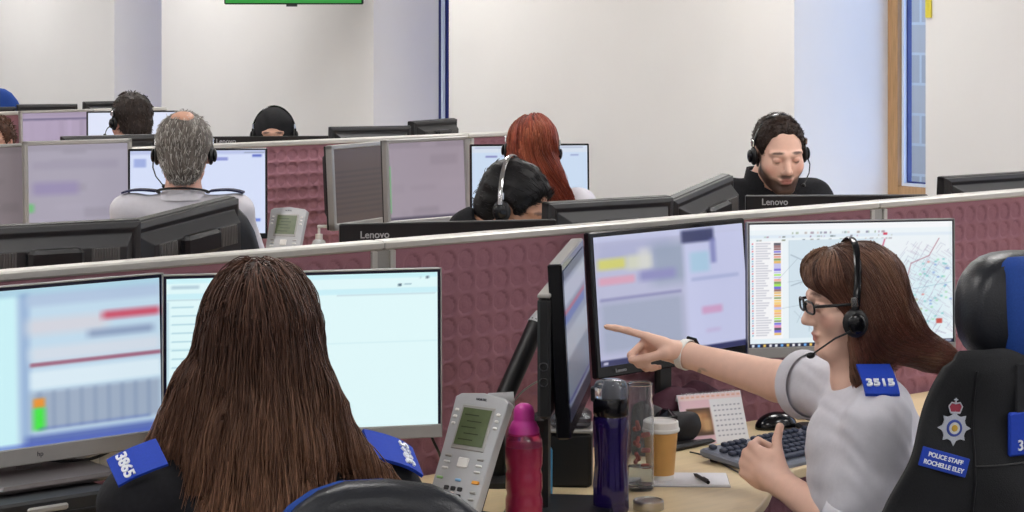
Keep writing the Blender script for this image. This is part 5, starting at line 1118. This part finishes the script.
bx = ph.x-(-math.sin(rz))*math.sin(tl)*hh; by = ph.y-math.cos(rz)*math.sin(tl)*hh
phone('large silver desk phone with green screen beside the pink bottle', (bx, by, DZ), rz, tl, .12, hh)
ph = Vector(W3(288, 207, 272)); phone('small silver desk phone standing in front of the second row dimpled partition', (ph.x-.02, ph.y-.1, ph.z-.255), R(-20), R(22), .135, .235)
# soap pump bottle
pp = Vector(W3(319, 225, 262)); t = thing('pump_bottle', 'clear pump bottle of hand gel beside the distant desk phone', 'bottle', (pp.x, pp.y, DZ)); hz = pp.z-DZ
MB().lathe([(.001, 0), (.03, 0), (.032, .006), (.032, hz*.62), (.024, hz*.72), (.012, hz*.76)], 24, caps=False).build('bottle_body', mat('milky_plastic', (222, 226, 228), .2, trans=.4), t)
MB().lathe([(.014, hz*.75), (.014, hz*.84), (.005, hz*.85), (.005, hz*.96), (.001, hz*.96)], 16).box((.018, 0, hz*.975), (.05, .014, .012), bev=.003).build('pump', WHITEP, t)
# shelf the distant phone stands on
o = MB().box((0, 0, 0), (.5, .24, .03), bev=.004).box((-.22, 0, -.03), (.02, .2, .06)).box((.22, 0, -.03), (.02, .2, .06)).build('desk_shelf', BLACK, None, smooth=False); o.location = (ph.x+.1, ph.y-.02, ph.z-.255-.015); o.rotation_euler = (0, 0, R(20)); tag(o, 'low black riser under the distant desk phone', 'riser')
# swing arm next to the side-on monitor
t = thing('swing_arm', 'black swing arm with silver cap leaning up beside the side-on monitor', 'arm', (DP(498, 470)[0].x, 4.62, DZ))
a0 = Vector((0, 0, .0)); tp = W3(538, 322, 455)-t.location; lo_ = W3(505, 396, 462)-t.location
b = MB(); d_ = (tp-lo_).normalized(); b.tube([lo_-d_*.04, tp], .021, 12).build('arm_bar', BLACK, t); MB().tube([tp-d_*.006, tp+d_*.022], [.0225, .014], 14).build('arm_cap', LSILVER, t)
MB().tube([lo_-d_*.05, (lo_.x-.015, lo_.y, .0)], .02, 12).lathe([(.07, 0), (.07, .012), (.03, .018)], 24, c=(lo_.x-.015, lo_.y, 0)).build('arm_base', BLACK, t)
MB().tube([lo_+Vector((-.035, -.02, -.01)), lo_+Vector((.02, -.02, -.005))], [.02, .018], 12).build('arm_joint', LSILVER, t)
# black cube and smoky lid, blue can
p, s_ = DP(570, 488); t = thing('storage_box', 'black desk box with smoky lid under the side-on monitor', 'box', p, R(-4))
MB().box((0, .05, .058), (.092, .1, .116), bev=.006).build('box_body', BLACK, t, smooth=False)
SMK = mat('smoky_clear_plastic', (120, 122, 130), .12, trans=.7, noise=0, ior=1.2)
MB().box((0, .05, .121), (.096, .104, .008), bev=.002).build('box_rim', ALU, t, smooth=False); MB().box((0, .05, .14), (.088, .096, .034), bev=.01).build('box_lid', SMK, t, smooth=False)
p, s_ = DP(543, 497); o = MB().lathe([(.001, 0), (.017, 0), (.02, .004), (.02, .098), (.017, .104), (.001, .104)], 24, caps=False).build('drink_can', mat('bright_blue_can', (64, 160, 214), .35, .3, noise=.03), None); o.location = p; tag(o, 'slim bright blue can behind the pink bottle', 'can')
# dark bag and gadget behind the cup
def lump(name, prims, m, label, cat, res=.006, noise=.004, nf=30, seed=0):
    s = SDF()
    for c_, r_, rz_ in prims: s.ell(c_, r_, np.array(Matrix.Rotation(rz_, 3, 'Z')), .03)
    V, Fq = s.mesh(res, noise=noise, nf=nf, seed=seed, clip=lambda X, Y, Z: DZ+.0005-Z+0*X+0*Y); c = V.mean(0); o = npmesh(name, V, Fq, m, None, off=(c[0], c[1], DZ)); o.location = (c[0], c[1], DZ); tag(o, label, cat); return o
p1, _ = DP(665, 447); p2, _ = DP(705, 436)
lump('bag', [((p1.x+.0, p1.y+.02, .75), (.11, .04, .055), .4), ((p2.x, p2.y+.0, .745), (.1, .035, .045), .3), ((p1.x-.06, p1.y+.03, .76), (.05, .05, .06), 0)], mat('black_bag_nylon', (26, 24, 28), .6, noise=.2, nscale=60, bump=.4, bscale=40), 'crumpled black bag lying behind the paper cup', 'bag', seed=3, noise=.008, nf=42)
lump('folded_scarf', [((p2.x-.02, p2.y+.07, .765), (.1, .03, .07), .68), ((p1.x+.03, p1.y+.08, .77), (.09, .03, .085), .68)], mat('dark_maroon_cloth', (78, 42, 56), .85, noise=.15, nscale=60, bump=.5, bscale=50), 'dark maroon cloth heaped behind the pointing hand', 'cloth', seed=5, noise=.008, nf=45)
p, _ = DP(669, 450); t = thing('desk_speaker', 'small black rounded gadget between the cup and the calendar', 'speaker', p, R(20)); MB().box((0, .02, .046), (.05, .06, .092), bev=.016).build('speaker_body', GLOSSB, t, smooth=False); MB().box((0, -.0105, .05), (.034, .002, .06), bev=.004).build('speaker_front', BLACK, t, smooth=False)
# left desk: computer case, power block, cables
q = TM(-1.31, .15); t = thing('computer_case', 'black desktop computer case lying under the far left monitor', 'computer', (q.x, q.y, DZ), PHI)
MB().box((0, 0, .07), (.40, .25, .132), bev=.005).build('case_shell', DGREY, t, smooth=False); MB().box((0, -.126, .06), (.385, .006, .1), bev=.002).build('front_panel', BLACK, t, smooth=False)
MB().box((-.02+.08, -.131, .12), (.08, .008, .012), bev=.003).build('drive_handle', SILVER, t, smooth=False)
MB().box((.198, 0, .07), (.004, .2, .1)).build('side_vent', BLACK, t, smooth=False)
q = TM(-.93, .05); t = thing('power_block', 'white power block clipped low on the partition behind the left desk', 'power block', (q.x, q.y, .845), PHI)
MB().box((0, 0, .02), (.3, .04, .045), bev=.004).build('block_body', WHITEP, t, smooth=False)
for k in range(3): MB().box((-.08+.08*k, -.021, .02), (.05, .003, .032), bev=.001).build('socket', LABELW, t, smooth=False)
MB().box((-.03, -.035, .03), (.035, .03, .04), bev=.004).build('plug', BLACK, t, smooth=False); MB().box((-.1, -.0, .06), (.07, .03, .045), Matrix.Rotation(R(25), 3, 'Y'), bev=.003).build('white_plug', WHITEP, t, smooth=False)
MB().box((0, .0, -.06), (.05, .03, .14)).build('bracket', ALU, t, smooth=False)
def cable(label, pts, r=.003, m=BLACK, grp=None):
    P = [Vector(p) for p in pts]; o = []; n = len(P)
    for i in range(n-1):
        a, b, c, d = P[max(i-1, 0)], P[i], P[i+1], P[min(i+2, n-1)]
        for k in range(8):
            t = k/8; o.append(.5*((2*b)+(c-a)*t+(2*a-5*b+4*c-d)*t*t+(3*b-a-3*c+d)*t**3))
    o.append(P[-1]); ob = MB().tube(o, r, 7).build('cable', m, None); tag(ob, label, 'cable', grp); return ob
cable('black cable looping under the far left monitor', [TM(-1.25, .02, 1.0), TM(-1.2, .06, .9), TM(-1.08, .09, .875), TM(-.98, .08, .89), TM(-.93, .085, .87)])
cable('thin black cable hanging down from the far left monitor to the power block', [TM(-1.02, .06, 1.0), TM(-1.0, .09, .93), TM(-.94, .1, .9), TM(-.85, .09, .85), TM(-.8, .1, .73)], .0025)
cable('grey cable curling to the right of the power block', [TM(-.83, .08, .87), TM(-.78, .1, .93), TM(-.7, .09, .9), TM(-.66, .08, .8), TM(-.66, .07, .725)], .0035, ALU)
cable('black cable curving below the middle monitor beside the silver phone', [W3(425, 400, 480), W3(440, 400, 475), W3(430, 428, 480), W3(440, 455, 478), DP(446, 474)[0]], .003)
cable('grey cable arching from the swing arm to the side-on monitor', [W3(508, 410, 462), W3(522, 392, 462), W3(542, 380, 466), W3(556, 384, 470)], .0022, ALU)
cable('black cable lying along the desk behind the mouse', [DP(700, 428, .726)[0], DP(740, 416, .726)[0], DP(775, 408, .726)[0], DP(812, 420, .726)[0], DP(830, 412, .726)[0]], .003)
cable('thin dark cable running along the desk in front of the notepad', [DP(690, 452, .724)[0], DP(712, 458, .724)[0], DP(742, 474, .724)[0], DP(764, 478, .724)[0]], .002)
